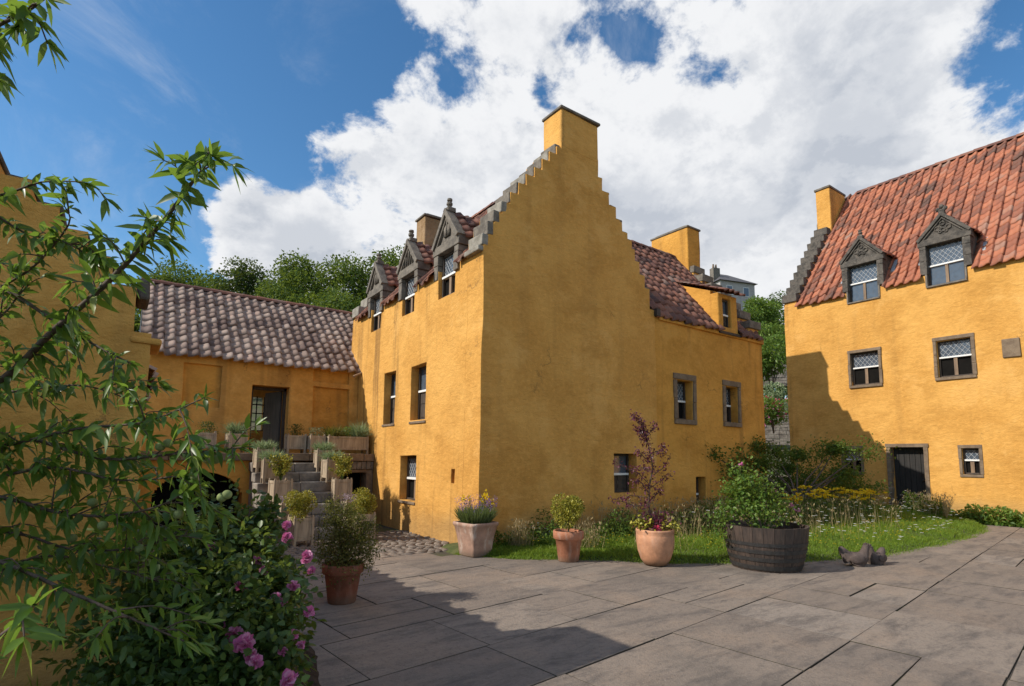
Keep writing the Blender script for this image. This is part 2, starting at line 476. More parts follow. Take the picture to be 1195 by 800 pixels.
def mat_leaf(name, stops, trans=0.35, rough=0.45, spec=0.4, transcol=None):
    m, T, b, out = new_mat(name)
    a = T.add('ShaderNodeAttribute'); a.attribute_name = 'var'
    col = T.ramp(a.outputs['Fac'], stops)
    T.link(col, b.inputs['Base Color']); b.inputs['Roughness'].default_value = rough
    b.inputs['Specular IOR Level'].default_value = spec
    tr = T.add('ShaderNodeBsdfTranslucent')
    tcol = T.mix(0.55, col, transcol or (0.35, 0.42, 0.05), 'MIX')
    T.link(tcol, tr.inputs['Color'])
    mx = T.add('ShaderNodeMixShader'); mx.inputs[0].default_value = trans
    T.link(b.outputs[0], mx.inputs[1]); T.link(tr.outputs[0], mx.inputs[2]); T.link(mx.outputs[0], out.inputs[0])
    return m


def mat_flagstone():
    m, T, b, _ = new_mat('flagstone'); p = pos_of(T)
    a = T.add('ShaderNodeAttribute'); a.attribute_name = 'var'
    base = T.ramp(a.outputs['Fac'], [(0, (0.215, 0.173, 0.140)), (0.5, (0.245, 0.197, 0.158)), (0.8, (0.258, 0.208, 0.166)), (1, (0.285, 0.238, 0.197))])
    rot = T.add('ShaderNodeMapping'); T.link(p, rot.inputs[0]); rot.inputs['Rotation'].default_value = (0, 0, R(54)); rot.inputs['Scale'].default_value = (1.0, 3.4, 1.0)
    lay = T.noise(rot.outputs[0], 1.5, 9, 0.74, 0.3)
    col = T.mix(T.math('MULTIPLY', T.smooth(lay, 0.44, 0.68), 0.88), base, (0.105, 0.090, 0.081))
    warm = T.noise(p, 0.8, 5, 0.65, 0.2)
    col = T.mix(T.math('MULTIPLY', T.smooth(warm, 0.48, 0.70), 0.6), col, (0.32, 0.235, 0.17))
    dirt = T.noise(p, 0.33, 6, 0.68, 0.2)
    col = T.mix(T.math('MULTIPLY', T.smooth(dirt, 0.48, 0.66), 0.6), col, (0.125, 0.107, 0.092))
    mott = T.noise(p, 17, 7, 0.75)
    col = T.mix(T.math('MULTIPLY', T.smooth(mott, 0.5, 0.72), 0.7), col, (0.105, 0.088, 0.075))
    gr = T.noise(p, 30, 6, 0.8)
    col = T.mix(T.math('MULTIPLY', T.smooth(gr, 0.52, 0.66), 0.55), col, (0.115, 0.096, 0.082))
    gl = T.noise(p, 23, 6, 0.8, 0.3)
    col = T.mix(T.math('MULTIPLY', T.smooth(gl, 0.55, 0.70), 0.45), col, (0.33, 0.28, 0.23))
    spk = T.noise(p, 75, 4, 0.75)
    col = T.mix(T.math('MULTIPLY', T.smooth(spk, 0.54, 0.76), 0.42), col, (0.40, 0.345, 0.29))
    lich = T.smooth(T.noise(p, 8, 6, 0.7, 0.1), 0.66, 0.74)
    col = T.mix(T.math('MULTIPLY', lich, 0.4), col, (0.33, 0.30, 0.25))
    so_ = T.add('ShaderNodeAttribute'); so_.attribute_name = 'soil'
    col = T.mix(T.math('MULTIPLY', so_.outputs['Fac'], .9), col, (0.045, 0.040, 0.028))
    T.link(col, b.inputs['Base Color'])
    T.link(T.smooth(lay, 0.3, 0.7, 0.78, 0.95), b.inputs['Roughness'])
    b.inputs['Specular IOR Level'].default_value = 0.25
    h = T.math('ADD', T.noise(p, 5, 7, 0.7), T.math('MULTIPLY', T.noise(p, 42, 5, 0.75), 0.5))
    bump(T, b, h, 0.9, 0.018)
    return m


def mat_glass(name, c=(0.10, 0.13, 0.17)):
    """old window glass in front of a dark room: a dark, glossy, slightly wavy sheet"""
    m, T, b, _ = new_mat(name); p = pos_of(T)
    n = T.noise(p, 9, 2, 0.5)
    T.link(T.mix(n, tuple(k * 0.5 for k in c), c), b.inputs['Base Color'])
    b.inputs['Roughness'].default_value = 0.08; b.inputs['Specular IOR Level'].default_value = 0.9
    bump(T, b, T.noise(p, 11, 2, 0.5), 0.25, 0.02)
    return m


M = {}
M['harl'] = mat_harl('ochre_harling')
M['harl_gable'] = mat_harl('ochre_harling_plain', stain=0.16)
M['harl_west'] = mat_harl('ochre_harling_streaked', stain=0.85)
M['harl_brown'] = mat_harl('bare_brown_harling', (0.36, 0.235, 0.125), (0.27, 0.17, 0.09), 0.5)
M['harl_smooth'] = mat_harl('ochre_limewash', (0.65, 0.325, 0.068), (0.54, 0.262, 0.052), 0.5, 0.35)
M['stone'] = mat_stone('weathered_stone')
M['stone_pale'] = mat_stone('pale_cope_stone', (0.36, 0.33, 0.28), (0.20, 0.18, 0.15), 0.4)
M['stone_dark'] = mat_stone('sooty_stone', (0.15, 0.13, 0.11), (0.06, 0.055, 0.05), 0.3)
M['stone_brown'] = mat_stone('brown_margin_stone', (0.25, 0.185, 0.125), (0.16, 0.115, 0.08), 0.12)
M['rubble'] = mat_stone('garden_rubble', (0.33, 0.29, 0.25), (0.14, 0.12, 0.10), 0.4, 3)
M['tile_red'] = mat_tile('red_pantile', [(0.08, (0.12, 0.065, 0.05)), (0.3, (0.23, 0.09, 0.058)), (0.55, (0.36, 0.125, 0.07)), (0.75, (0.44, 0.16, 0.085)), (0.95, (0.29, 0.19, 0.15))], 0.6, (0.13, 0.105, 0.085))
M['tile_brown'] = mat_tile('brown_pantile', [(0.1, (0.075, 0.04, 0.036)), (0.4, (0.17, 0.075, 0.055)), (0.7, (0.27, 0.115, 0.075)), (0.95, (0.25, 0.17, 0.14))], 0.6)
M['tile_grey'] = mat_tile('weathered_pantile', [(0.1, (0.12, 0.075, 0.062)), (0.4, (0.24, 0.165, 0.132)), (0.7, (0.36, 0.27, 0.22)), (0.95, (0.33, 0.195, 0.15))], 0.45)
M['lead'] = mat_plain('lead_flashing', (0.36, 0.38, 0.41), 0.45, 0.2, 6, 0.5)
M['came'] = mat_plain('lattice_lead', (0.40, 0.41, 0.42), 0.5, 0.1, 20, 0.5, 0)
M['white'] = mat_plain('white_paint', (0.78, 0.77, 0.74), 0.55, 0.06, 12, 0.4, 0.1)
M['wood_dark'] = mat_wood('dark_timber', (0.085, 0.06, 0.042), (0.035, 0.026, 0.02))
M['wood_mid'] = mat_wood('shutter_timber', (0.30, 0.20, 0.12), (0.17, 0.11, 0.07))
M['wood_black'] = mat_wood('black_timber', (0.028, 0.024, 0.022), (0.012, 0.011, 0.010))
M['planter_wood'] = mat_wood('planter_timber', (0.50, 0.395, 0.275), (0.27, 0.205, 0.14), 1.0, 0.85)
M['glass'] = mat_glass('old_glass')
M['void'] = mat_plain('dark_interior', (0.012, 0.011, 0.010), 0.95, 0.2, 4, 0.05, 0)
M['soil'] = mat_plain('soil', (0.055, 0.038, 0.026), 0.95, 0.4, 12, 0.1, 1.0)
M['earth'] = mat_plain('earth_joint', (0.085, 0.075, 0.045), 0.95, 0.4, 6, 0.1, 0.8)
M['terracotta'] = mat_clay('terracotta', (0.44, 0.185, 0.105), .45)
M['terracotta_pale'] = mat_clay('pale_terracotta', (0.55, 0.275, 0.155), .22)
M['pot_worn'] = mat_clay('lime_bloomed_clay', (0.40, 0.25, 0.185), .85)
M['iron'] = mat_plain('iron', (0.035, 0.033, 0.032), 0.55, 0.3, 20, 0.4, 0.2)
M['bark'] = mat_wood('bark', (0.13, 0.09, 0.065), (0.06, 0.042, 0.03), 1.0, 0.9)
M['flag'] = mat_flagstone()


# ================================================================== setting: ground, paving, lawn
def plain(name, V, faces, mat): 
    o = np_mesh(name, V, faces, mat, smooth=True); tag(o, kind='structure'); return o

def hill_h(x, y):
    """the garden terraces and hillside rising behind the houses, away from the court"""
    d = 0.45 * x + 0.9 * y
    a = max(0.0, d - 21.0)
    return 0.26 * a - 0.0012 * a * a if a < 100 else 14.0

def build_ground():
    # one sheet to the horizon, rising into the hill behind the houses
    g = np.concatenate([np.linspace(-900, -60, 12), np.linspace(-50, 90, 71), np.linspace(100, 900, 14)])
    n = len(g); V = []
    for y in g:
        for x in g:
            h = hill_h(x, y)
            if h > 0: h += 0.5 * mnoise.noise(Vector((x * .12, y * .12, 0))) * min(1, h)
            V.append((x, y, h - 0.035))
    idx = np.arange(n * n).reshape(n, n)
    q = np.stack([idx[:-1, :-1], idx[:-1, 1:], idx[1:, 1:], idx[1:, :-1]], -1).reshape(-1, 4)
    m, T, b, _ = new_mat('rough_ground'); p = pos_of(T)
    nz = T.noise(p, 0.5, 6, 0.65)
    T.link(T.mix(T.smooth(nz, 0.35, 0.65), (0.055, 0.075, 0.022), (0.10, 0.085, 0.05)), b.inputs['Base Color']); b.inputs['Roughness'].default_value = 0.95
    bump(T, b, T.noise(p, 6, 5, 0.7), 0.8, 0.05)
    plain('ground', V, [q], m)

PAVE_ROT = R(6.2)
def build_paving():
    """stone flags in courses of uneven width, open joints with a little green"""
    c, s = math.cos(PAVE_ROT), math.sin(PAVE_ROT)
    mb_v, q, var, soil = [], [], [], []
    rnd = random.Random(21)
    def slab(x0, x1, y0, y1, colour):
        g = 0.003 + rnd.random() ** 2 * 0.005; bz = 0.003
        dz = rnd.uniform(-0.003, 0.003); tx = rnd.uniform(-0.002, 0.002); ty = rnd.uniform(-0.002, 0.002)
        i = len(mb_v)
        j = [rnd.uniform(-.006, .006) for _ in range(4)]
        for (gx, z) in ((g, -0.02), (g, -bz), (g + bz, 0.0)):
            for k, (x, y) in enumerate(((x0 + gx, y0 + gx), (x1 - gx, y0 + gx), (x1 - gx, y1 - gx), (x0 + gx, y1 - gx))):
                x += j[k]; y += j[(k + 1) % 4]
                zz = z + dz + (tx if k in (1, 2) else -tx) + (ty if k > 1 else -ty)
                mb_v.append((x * c - y * s, x * s + y * c, zz))
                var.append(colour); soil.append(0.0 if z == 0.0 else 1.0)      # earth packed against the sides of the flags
        for r in (0, 4):
            for k in range(4):
                k2 = (k + 1) % 4
                q.append((i + r + k, i + r + k2, i + r + 4 + k2, i + r + 4 + k))
        q.append((i + 8, i + 9, i + 10, i + 11))
    y = -5.0
    while y < 8.6:
        w = rnd.choice((0.78, 0.86, 0.98, 1.08, 0.9))
        x = -5.0 + rnd.uniform(-.6, 0)
        while x < 26:
            L = rnd.choice((0.75, 0.9, 1.05, 1.2, 1.35, 1.0))
            wx, wy = x * c - (y + w / 2) * s, x * s + (y + w / 2) * c
            wx += L * c; wx -= L * .5
            if not (wx < 4.9 and wy > 7.75) and not (wx < 0.75 and wy > 1.5) and wx < 17.2:
                if rnd.random() < 0.22:
                    m_ = w * rnd.uniform(.42, .58)
                    slab(x, x + L, y, y + m_, rnd.random()); slab(x, x + L, y + m_, y + w, rnd.random())
                else: slab(x, x + L, y, y + w, rnd.random())
            x += L
        y += w
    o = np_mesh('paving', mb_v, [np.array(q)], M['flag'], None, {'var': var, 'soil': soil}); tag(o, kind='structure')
    # bedding under the flags
    j, T, b, _ = new_mat('joint_earth'); p = pos_of(T)
    T.link(T.mix(T.smooth(T.noise(p, 1.3, 5, 0.65), 0.42, 0.62), (0.050, 0.042, 0.034), (0.055, 0.062, 0.022)), b.inputs['Base Color']); b.inputs['Roughness'].default_value = 0.95
    V = [(-8, -8, -0.012), (26, -8, -0.012), (26, 16, -0.012), (-8, 16, -0.012)]
    plain('bedding', V, [np.array([(0, 1, 2, 3)])], j)

def build_cobbles():
    """the old cobbled strip at the foot of the stair"""
    V, q, var = [], [], []; rnd = random.Random(5)
    y = 7.72
    while y < 10.2:
        x = 0.35
        w = rnd.uniform(.09, .14)
        while x < 4.72:
            L = rnd.uniform(.1, .2)
            n = 7; i = len(V); v = rnd.random(); hz = rnd.uniform(0.0, 0.018)
            for ring, (k, z) in enumerate(((1.0, -0.03), (0.93, -0.004), (0.62, 0.008))):
                for a in range(n):
                    w_ = 2 * math.pi * a / n + 0.3
                    sx, sy = math.copysign(abs(math.cos(w_)) ** .7, math.cos(w_)), math.copysign(abs(math.sin(w_)) ** .7, math.sin(w_))
                    V.append((x + L / 2 + sx * L * .5 * k, y + w / 2 + sy * w * .5 * k, z + hz)); var.append(v)
            for r in (0, n):
                for a in range(n): q.append((i + r + a, i + r + (a + 1) % n, i + r + n + (a + 1) % n, i + r + n + a))
            i2 = i + 2 * n
            q += [(i2, i2 + 1, i2 + 2, i2 + 3), (i2 + 3, i2 + 4, i2 + 5, i2 + 6)]
            q.append((i2, i2 + 3, i2 + 6, i2 + 6)) if False else None
            V.append((x + L / 2, y + w / 2, 0.009 + hz)); var.append(v); ci = len(V) - 1
            x += L + 0.012
        y += w + 0.012
    q = [f for f in q if f]
    o = np_mesh('cobbles', V, [np.array(q)], M['flag'], None, {'var': var}, True); tag(o, kind='structure')

LAWN_EDGE = [(4.30, 7.60), (4.28, 7.36), (4.42, 7.08), (4.80, 6.58), (5.36, 6.12), (5.90, 5.62), (6.60, 5.03), (7.20, 4.62), (8.05, 4.26),
             (8.75, 3.90), (9.60, 3.66), (10.7, 3.54), (12.35, 3.52), (13.9, 3.55), (15.6, 3.70), (16.5, 3.95), (16.9, 4.6), (17.0, 5.2), (17.4, 5.3)]
LE = np.array(LAWN_EDGE)
def lawn_y(x):
    """front edge of the grass as y(x)"""
    return float(np.interp(x, LE[1:17, 0], LE[1:17, 1]))
def lawn_h(x, y):
    d = (y - lawn_y(x)) * 0.75
    d2 = 16.95 - x if x > 14.5 and y < 5.2 else 9
    d = min(d, d2, (x - 4.2) * 1.0)
    t = max(0.0, min(1.0, d / 0.22)); t = t * t * (3 - 2 * t)
    far = max(0.0, min(1.0, (x - 11) / 7))
    return -0.03 + t * (0.075 + 0.05 * min(1, max(0, d)) + 0.16 * far * min(1, max(0, d))) + 0.012 * t * mnoise.noise(Vector((x * 1.7, y * 1.7, 0)))

def build_lawn():
    xs = np.arange(4.15, 17.5, 0.09); ys = np.arange(3.2, 8.0, 0.09)
    V = [(x, y, lawn_h(x, y)) for y in ys for x in xs]
    n, k = len(xs), len(ys); idx = np.arange(n * k).reshape(k, n)
    q = np.stack([idx[:-1, :-1], idx[:-1, 1:], idx[1:, 1:], idx[1:, :-1]], -1).reshape(-1, 4)
    m, T, b, _ = new_mat('turf_soil'); p = pos_of(T)
    T.link(T.mix(T.smooth(T.noise(p, 7, 5, 0.7), 0.35, 0.65), (0.05, 0.07, 0.015), (0.09, 0.10, 0.03)), b.inputs['Base Color']); b.inputs['Roughness'].default_value = 0.95
    o = plain('lawn', V, [q], m)
    # the field beyond the east wing, up to the right-hand house
    xs = np.arange(13.4, 17.55, 0.2); ys = np.arange(7.9, 14.0, 0.2)
    V = [(x, y, 0.16 + 0.03 * mnoise.noise(Vector((x, y, 1)))) for y in ys for x in xs]
    n, k = len(xs), len(ys); idx = np.arange(n * k).reshape(k, n)
    q = np.stack([idx[:-1, :-1], idx[:-1, 1:], idx[1:, 1:], idx[1:, :-1]], -1).reshape(-1, 4)
    plain('terrain', V, [q], m)

build_ground(); build_paving(); build_cobbles(); build_lawn()


# ================================================================== building kit
def lump(p):
    v = Vector(p)
    return v + mnoise.noise_vector(v * 0.55) * 0.030 + mnoise.noise_vector(v * 1.9 + Vector((7, 3, 1))) * 0.012

def cell_wall(name, O, U, N, t, rects, holes, mat, parent, res=0.22, wob=True):
    """a thick wall whose outline is a union of rectangles (u0,u1,v0,v1) with rectangular openings;
    O = foot of the outer face, U = along the wall, N = outwards, t = thickness"""
    O, U, N = Vector(O), Vector(U).normalized(), Vector(N).normalized()
    us, vs = set(), set()
    for a in list(rects) + list(holes): us |= {round(a[0], 4), round(a[1], 4)}; vs |= {round(a[2], 4), round(a[3], 4)}
    def refine(S):
        S = sorted(S); o = []
        for a, b in zip(S, S[1:]):
            k = max(1, int(math.ceil((b - a) / res)))
            o += [a + (b - a) * i / k for i in range(k)]
        return o + [S[-1]]
    us, vs = refine(us), refine(vs); nu, nv = len(us) - 1, len(vs) - 1
    rc = np.array(rects); hc = np.array(holes) if len(holes) else np.zeros((0, 4))
    keep = np.zeros((nu, nv), bool)
    uc = (np.array(us[:-1]) + np.array(us[1:])) / 2; vc = (np.array(vs[:-1]) + np.array(vs[1:])) / 2
    for a in rc: keep |= ((uc > a[0]) & (uc < a[1]))[:, None] & ((vc > a[2]) & (vc < a[3]))[None]
    for a in hc: keep &= ~(((uc > a[0]) & (uc < a[1]))[:, None] & ((vc > a[2]) & (vc < a[3]))[None])
    vid, V, Fc = {}, [], []
    def vert(i, j, k):
        key = (i, j, k)
        if key not in vid:
            p = O + U * us[i] + Vector((0, 0, vs[j])) - N * (t * k)
            vid[key] = len(V); V.append(tuple(lump(p) if wob else p))
        return vid[key]
    right_handed = U.cross(Vector((0, 0, 1))).dot(N) > 0
    def face(*k): Fc.append(k if right_handed else k[::-1])
    for i in range(nu):
        for j in range(nv):
            if not keep[i, j]: continue
            face(vert(i, j, 0), vert(i + 1, j, 0), vert(i + 1, j + 1, 0), vert(i, j + 1, 0))
            face(vert(i, j + 1, 1), vert(i + 1, j + 1, 1), vert(i + 1, j, 1), vert(i, j, 1))
            if i == 0 or not keep[i - 1, j]: face(vert(i, j, 0), vert(i, j + 1, 0), vert(i, j + 1, 1), vert(i, j, 1))
            if i == nu - 1 or not keep[i + 1, j]: face(vert(i + 1, j, 0), vert(i + 1, j, 1), vert(i + 1, j + 1, 1), vert(i + 1, j + 1, 0))
            if j == 0 or not keep[i, j - 1]: face(vert(i, j, 0), vert(i, j, 1), vert(i + 1, j, 1), vert(i + 1, j, 0))
            if j == nv - 1 or not keep[i, j + 1]: face(vert(i, j + 1, 0), vert(i + 1, j + 1, 0), vert(i + 1, j + 1, 1), vert(i, j + 1, 1))
    o = np_mesh(name, V, [np.array(Fc)], mat, parent, smooth=True); o.data.set_sharp_from_angle(angle=R(40))
    b = o.modifiers.new('soft_edges', 'BEVEL'); b.width = 0.025; b.segments = 2; b.limit_method = 'ANGLE'; b.angle_limit = R(50)
    return o

def pantiles(name, O, U, V, W, L, mat, parent, tw=0.24, tl=0.27, amp=0.032, seed=1, keep=None, sag=0.03):
    """S-shaped clay tiles laid in courses: a real corrugated sheet with a lip at every course"""
    O, U, V = Vector(O), Vector(U).normalized(), Vector(V).normalized()
    N = U.cross(V).normalized()
    if N.z < 0: N = -N
    nc, nr = max(1, int(round(W / tw))), max(1, int(round(L / tl)))
    tw, tl = W / nc, L / nr
    prof = [(0.0, -0.75), (0.16, -0.85), (0.34, -0.62), (0.50, -0.10), (0.63, 0.50), (0.76, 0.92), (0.88, 1.0), (0.955, 0.70), (0.975, -0.55)]
    k = len(prof); rnd = np.random.default_rng(seed)
    U_, V_, N_, O_ = (np.array(a) for a in (U, V, N, O))
    uu = np.array([(c + a) * tw for c in range(nc) for a, _ in prof] + [nc * tw])
    hh = np.array([h for c in range(nc) for _, h in prof] + [prof[0][1]])
    col = np.array([c for c in range(nc) for _ in prof] + [nc - 1])
    n = len(uu); VV, Q, UV = [], [], []
    lift = rnd.normal(0, 0.010, (nr, nc)); slip = rnd.normal(0, 0.018, (nr, nc)) + (rnd.random((nr, nc)) < .015) * -.06; side = rnd.normal(0, 0.007, (nr, nc))
    for r in range(nr):
        for (vv, h0, lo) in ((r * tl - 0.035, 0.004, 1), (r * tl - 0.035, 0.022, 1), (r * tl + tl * .5, 0.012, 0), ((r + 1) * tl, 0.0, 0)):
            v = vv + slip[r][col] * (1 if lo else 0.5)
            z = hh * amp + h0 + lift[r][col] * (1 if lo else 0.4) - (0.014 if (lo and h0 < .01) else 0)
            P = O_[None] + U_[None] * (uu + side[r][col])[:, None] + V_[None] * v[:, None] + N_[None] * z[:, None]
            if sag: P[:, 2] += np.array([sag * mnoise.noise(Vector((p[0] * .45, p[1] * .45, p[2] * .45))) for p in P])
            VV.append(P)
        b = r * 4 * n
        ii = np.arange(n - 1)
        ok = np.ones(n - 1, bool)
        if keep: ok = np.array([keep(uu[i], (r + .5) * tl) for i in ii])
        for a in range(3):
            f = np.stack([b + a * n + ii, b + a * n + ii + 1, b + (a + 1) * n + ii + 1, b + (a + 1) * n + ii], -1)[ok]
            Q.append(f)
            UV.append(np.repeat(np.stack([col[:-1][ok] + .5, np.full(ok.sum(), r + .5)], -1), 4, axis=0))
    o = np_mesh(name, np.concatenate(VV), [np.concatenate(Q)], mat, parent, None, True)
    ul = o.data.uv_layers.new(name='UVMap'); ul.data.foreach_set('uv', np.concatenate(UV).astype(np.float32).ravel())
    if Vector(o.data.polygons[0].normal).dot(N) < 0: o.data.flip_normals()
    return o

def ridge_tiles(name, A, B, mat, parent, r=0.11, tl=0.36):
    A, B = Vector(A), Vector(B); L = (B - A).length; d = (B - A) / L; n = max(1, int(L / tl))
    s = d.cross(Vector((0, 0, 1))).normalized(); mb = MB()
    rnd = random.Random(3)
    for i in range(n):
        a = A + d * (L * i / n) + Vector((0, 0, rnd.uniform(-.008, .008))); b = A + d * (L * (i + 1) / n + 0.03)
        for q, rr in ((0, r),):
            ring = []
            for P, kk in ((a, 1.0), (b, 0.9)):
                ring.append([P + s * math.cos(w) * rr * kk + Vector((0, 0, math.sin(w) * rr * kk - .03)) for w in [math.pi * j / 6 for j in range(7)]])
            for j in range(6):
                mb.poly([ring[0][j], ring[0][j + 1], ring[1][j + 1], ring[1][j]], [(i + .5, 90.5)] * 4)
            mb.poly(ring[0][::-1], [(i + .5, 90.5)] * 7)
    return mb.build(name, mat, parent, wobble=0.006)

def win(parent, O, U, N, w, h, depth=0.14, upper=0.45, lattice=0.11, lower='shutters', surround=0.1, smat=None, sill=True, label=None, dirt=0):
    """a Scots half-and-half window: leaded glass above a white bar, timber shutters or panes below.
    O = lower corner of the opening on the wall face"""
    O, U, N = Vector(O), Vector(U).normalized(), Vector(N).normalized(); Z = Vector((0, 0, 1))
    at_ = lambda u, v, d: O + U * u + Z * v - N * d
    f = MB(); fw = 0.045
    for (u0, u1, v0, v1) in ((0, fw, 0, h), (w - fw, w, 0, h), (fw, w - fw, h - fw, h), (fw, w - fw, 0, fw)):
        f.obox(at_(u0, v0, depth + .05), U * (u1 - u0), N * 0.06, Z * (v1 - v0))
    root = f.build('window', M['wood_dark'], parent, bevel=0.006)
    if label: root['label'] = label
    vb = h * (1 - upper)
    g = MB(); g.obox(at_(fw, vb, depth + .05), U * (w - 2 * fw), N * 0.02, Z * (h - fw - vb)); g.build('pane', M['glass'], root)
    if lattice:
        # diamond lead cames
        lt = MB(); W, H = w - 2 * fw, h - fw - vb; cw = 0.0075
        sx, sy = lattice, lattice * 1.25
        for sg in (1, -1):
            kmax = int((W / sx + H / sy)) + 3
            for k in range(-kmax, kmax + 1):
                # line u/sx - sg*v/sy = k, clipped to the rectangle
                pts = []
                for v in (0, H):
                    u = sx * (k + sg * v / sy)
                    if 0 <= u <= W: pts.append((u, v))
                for u in (0, W):
                    v = sg * sy * (u / sx - k)
                    if 0 < v < H: pts.append((u, v))
                if len(pts) < 2: continue
                pts = sorted(set((round(a, 4), round(b, 4)) for a, b in pts)); a, b = pts[0], pts[-1]
                L = math.hypot(b[0] - a[0], b[1] - a[1])
                if L < .03: continue
                dv = (U * (b[0] - a[0]) + Z * (b[1] - a[1])) / L; pv = N.cross(dv)
                lt.obox(at_(fw + a[0], vb + a[1], depth + .03 - (0.001 if sg > 0 else 0)) - pv * cw / 2, dv * L, pv * cw, N * 0.008)
        lt.build('lead_lattice', M['came'], root)
    b = MB(); b.obox(at_(fw * .5, vb - .022, depth + .05), U * (w - fw), N * 0.075, Z * 0.044); b.build('transom', M['white'], root, bevel=0.004)
    iw = w - 2 * fw; lh = vb - .022 - fw
    if lower == 'shutters':
        for k in range(2):
            s = MB(); s.obox(at_(fw + k * iw / 2 + .004, fw, depth + .05), U * (iw / 2 - .008), N * 0.025, Z * lh)
            for q in range(2): s.obox(at_(fw + k * iw / 2 + .03, fw + .05 + q * (lh * .5), depth + .025), U * (iw / 2 - .06), N * 0.012, Z * (lh * .5 - .07))
            s.build('shutter', M['wood_dark'], root)
    elif lower == 'panes':
        p = MB(); p.obox(at_(fw, fw, depth + .05), U * iw, N * 0.015, Z * lh); p.build('pane', M['glass'], root)
        c = MB(); c.obox(at_(w / 2 - .035, fw, depth + .05), U * .07, N * 0.05, Z * lh); c.build('post', M['wood_mid'], root)
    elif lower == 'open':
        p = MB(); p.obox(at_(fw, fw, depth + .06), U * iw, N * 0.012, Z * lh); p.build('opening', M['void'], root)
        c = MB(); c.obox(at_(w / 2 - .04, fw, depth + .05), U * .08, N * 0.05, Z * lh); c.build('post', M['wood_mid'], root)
    if surround:
        sm = smat or M['stone_brown']; s = MB(); e = surround; pr = 0.035; dp = 0.12
        rnd = random.Random(int(abs(O.x * 13 + O.y * 7 + O.z * 31)))
        v = -0.0
        for sd in (0, 1):
            v = 0.0
            while v < h - .02:
                bh = min(h - v, rnd.uniform(.3, .5)); ee = e * rnd.uniform(.92, 1.12)
                s.obox(at_(-ee if sd == 0 else w, v + .003, dp), U * ee, N * (dp + pr + rnd.uniform(-.004, .004)), Z * (bh - .006)); v += bh
        s.obox(at_(-e * 1.1, h, dp), U * (w + 2.2 * e), N * (dp + pr), Z * (e * 1.25))
        if sill: s.obox(at_(-e * .9, -e * 1.05, dp), U * (w + 1.8 * e), N * (dp + pr + .012), Z * (e * 1.0))
        s.build('surround', sm, root, bevel=0.008, wobble=0.006, wfreq=6)
    return root

def chimney(parent, x0, x1, y0, y1, z0, z1, cap=0.05, mat=None):
    mb = MB(); n = 5
    o = cell_wall('chimney', (x0, y0, z0), (1, 0, 0), (0, -1, 0), y1 - y0, [(0, x1 - x0, 0, z1 - z0)], [], mat or M['harl'], parent, 0.2)
    c = MB(); e = 0.035
    c.box((x0 - e, y0 - e, z1 - .005), (x1 + e, y1 + e, z1 + cap))
    c.box((x0 - e * .3, y0 - e * .3, z1 + cap - .004), (x1 + e * .3, y1 + e * .3, z1 + cap + .06), taper=0.25)
    c.build('chimney_cap', M['stone'], o, bevel=0.015, wobble=0.012, wfreq=4)
    return o

def crow_stone(parent, a, b, mat=None):
    m = MB().box(a, b); return m.build('crow_step', mat or M['stone'], parent, bevel=0.018, wobble=0.016, wfreq=5)


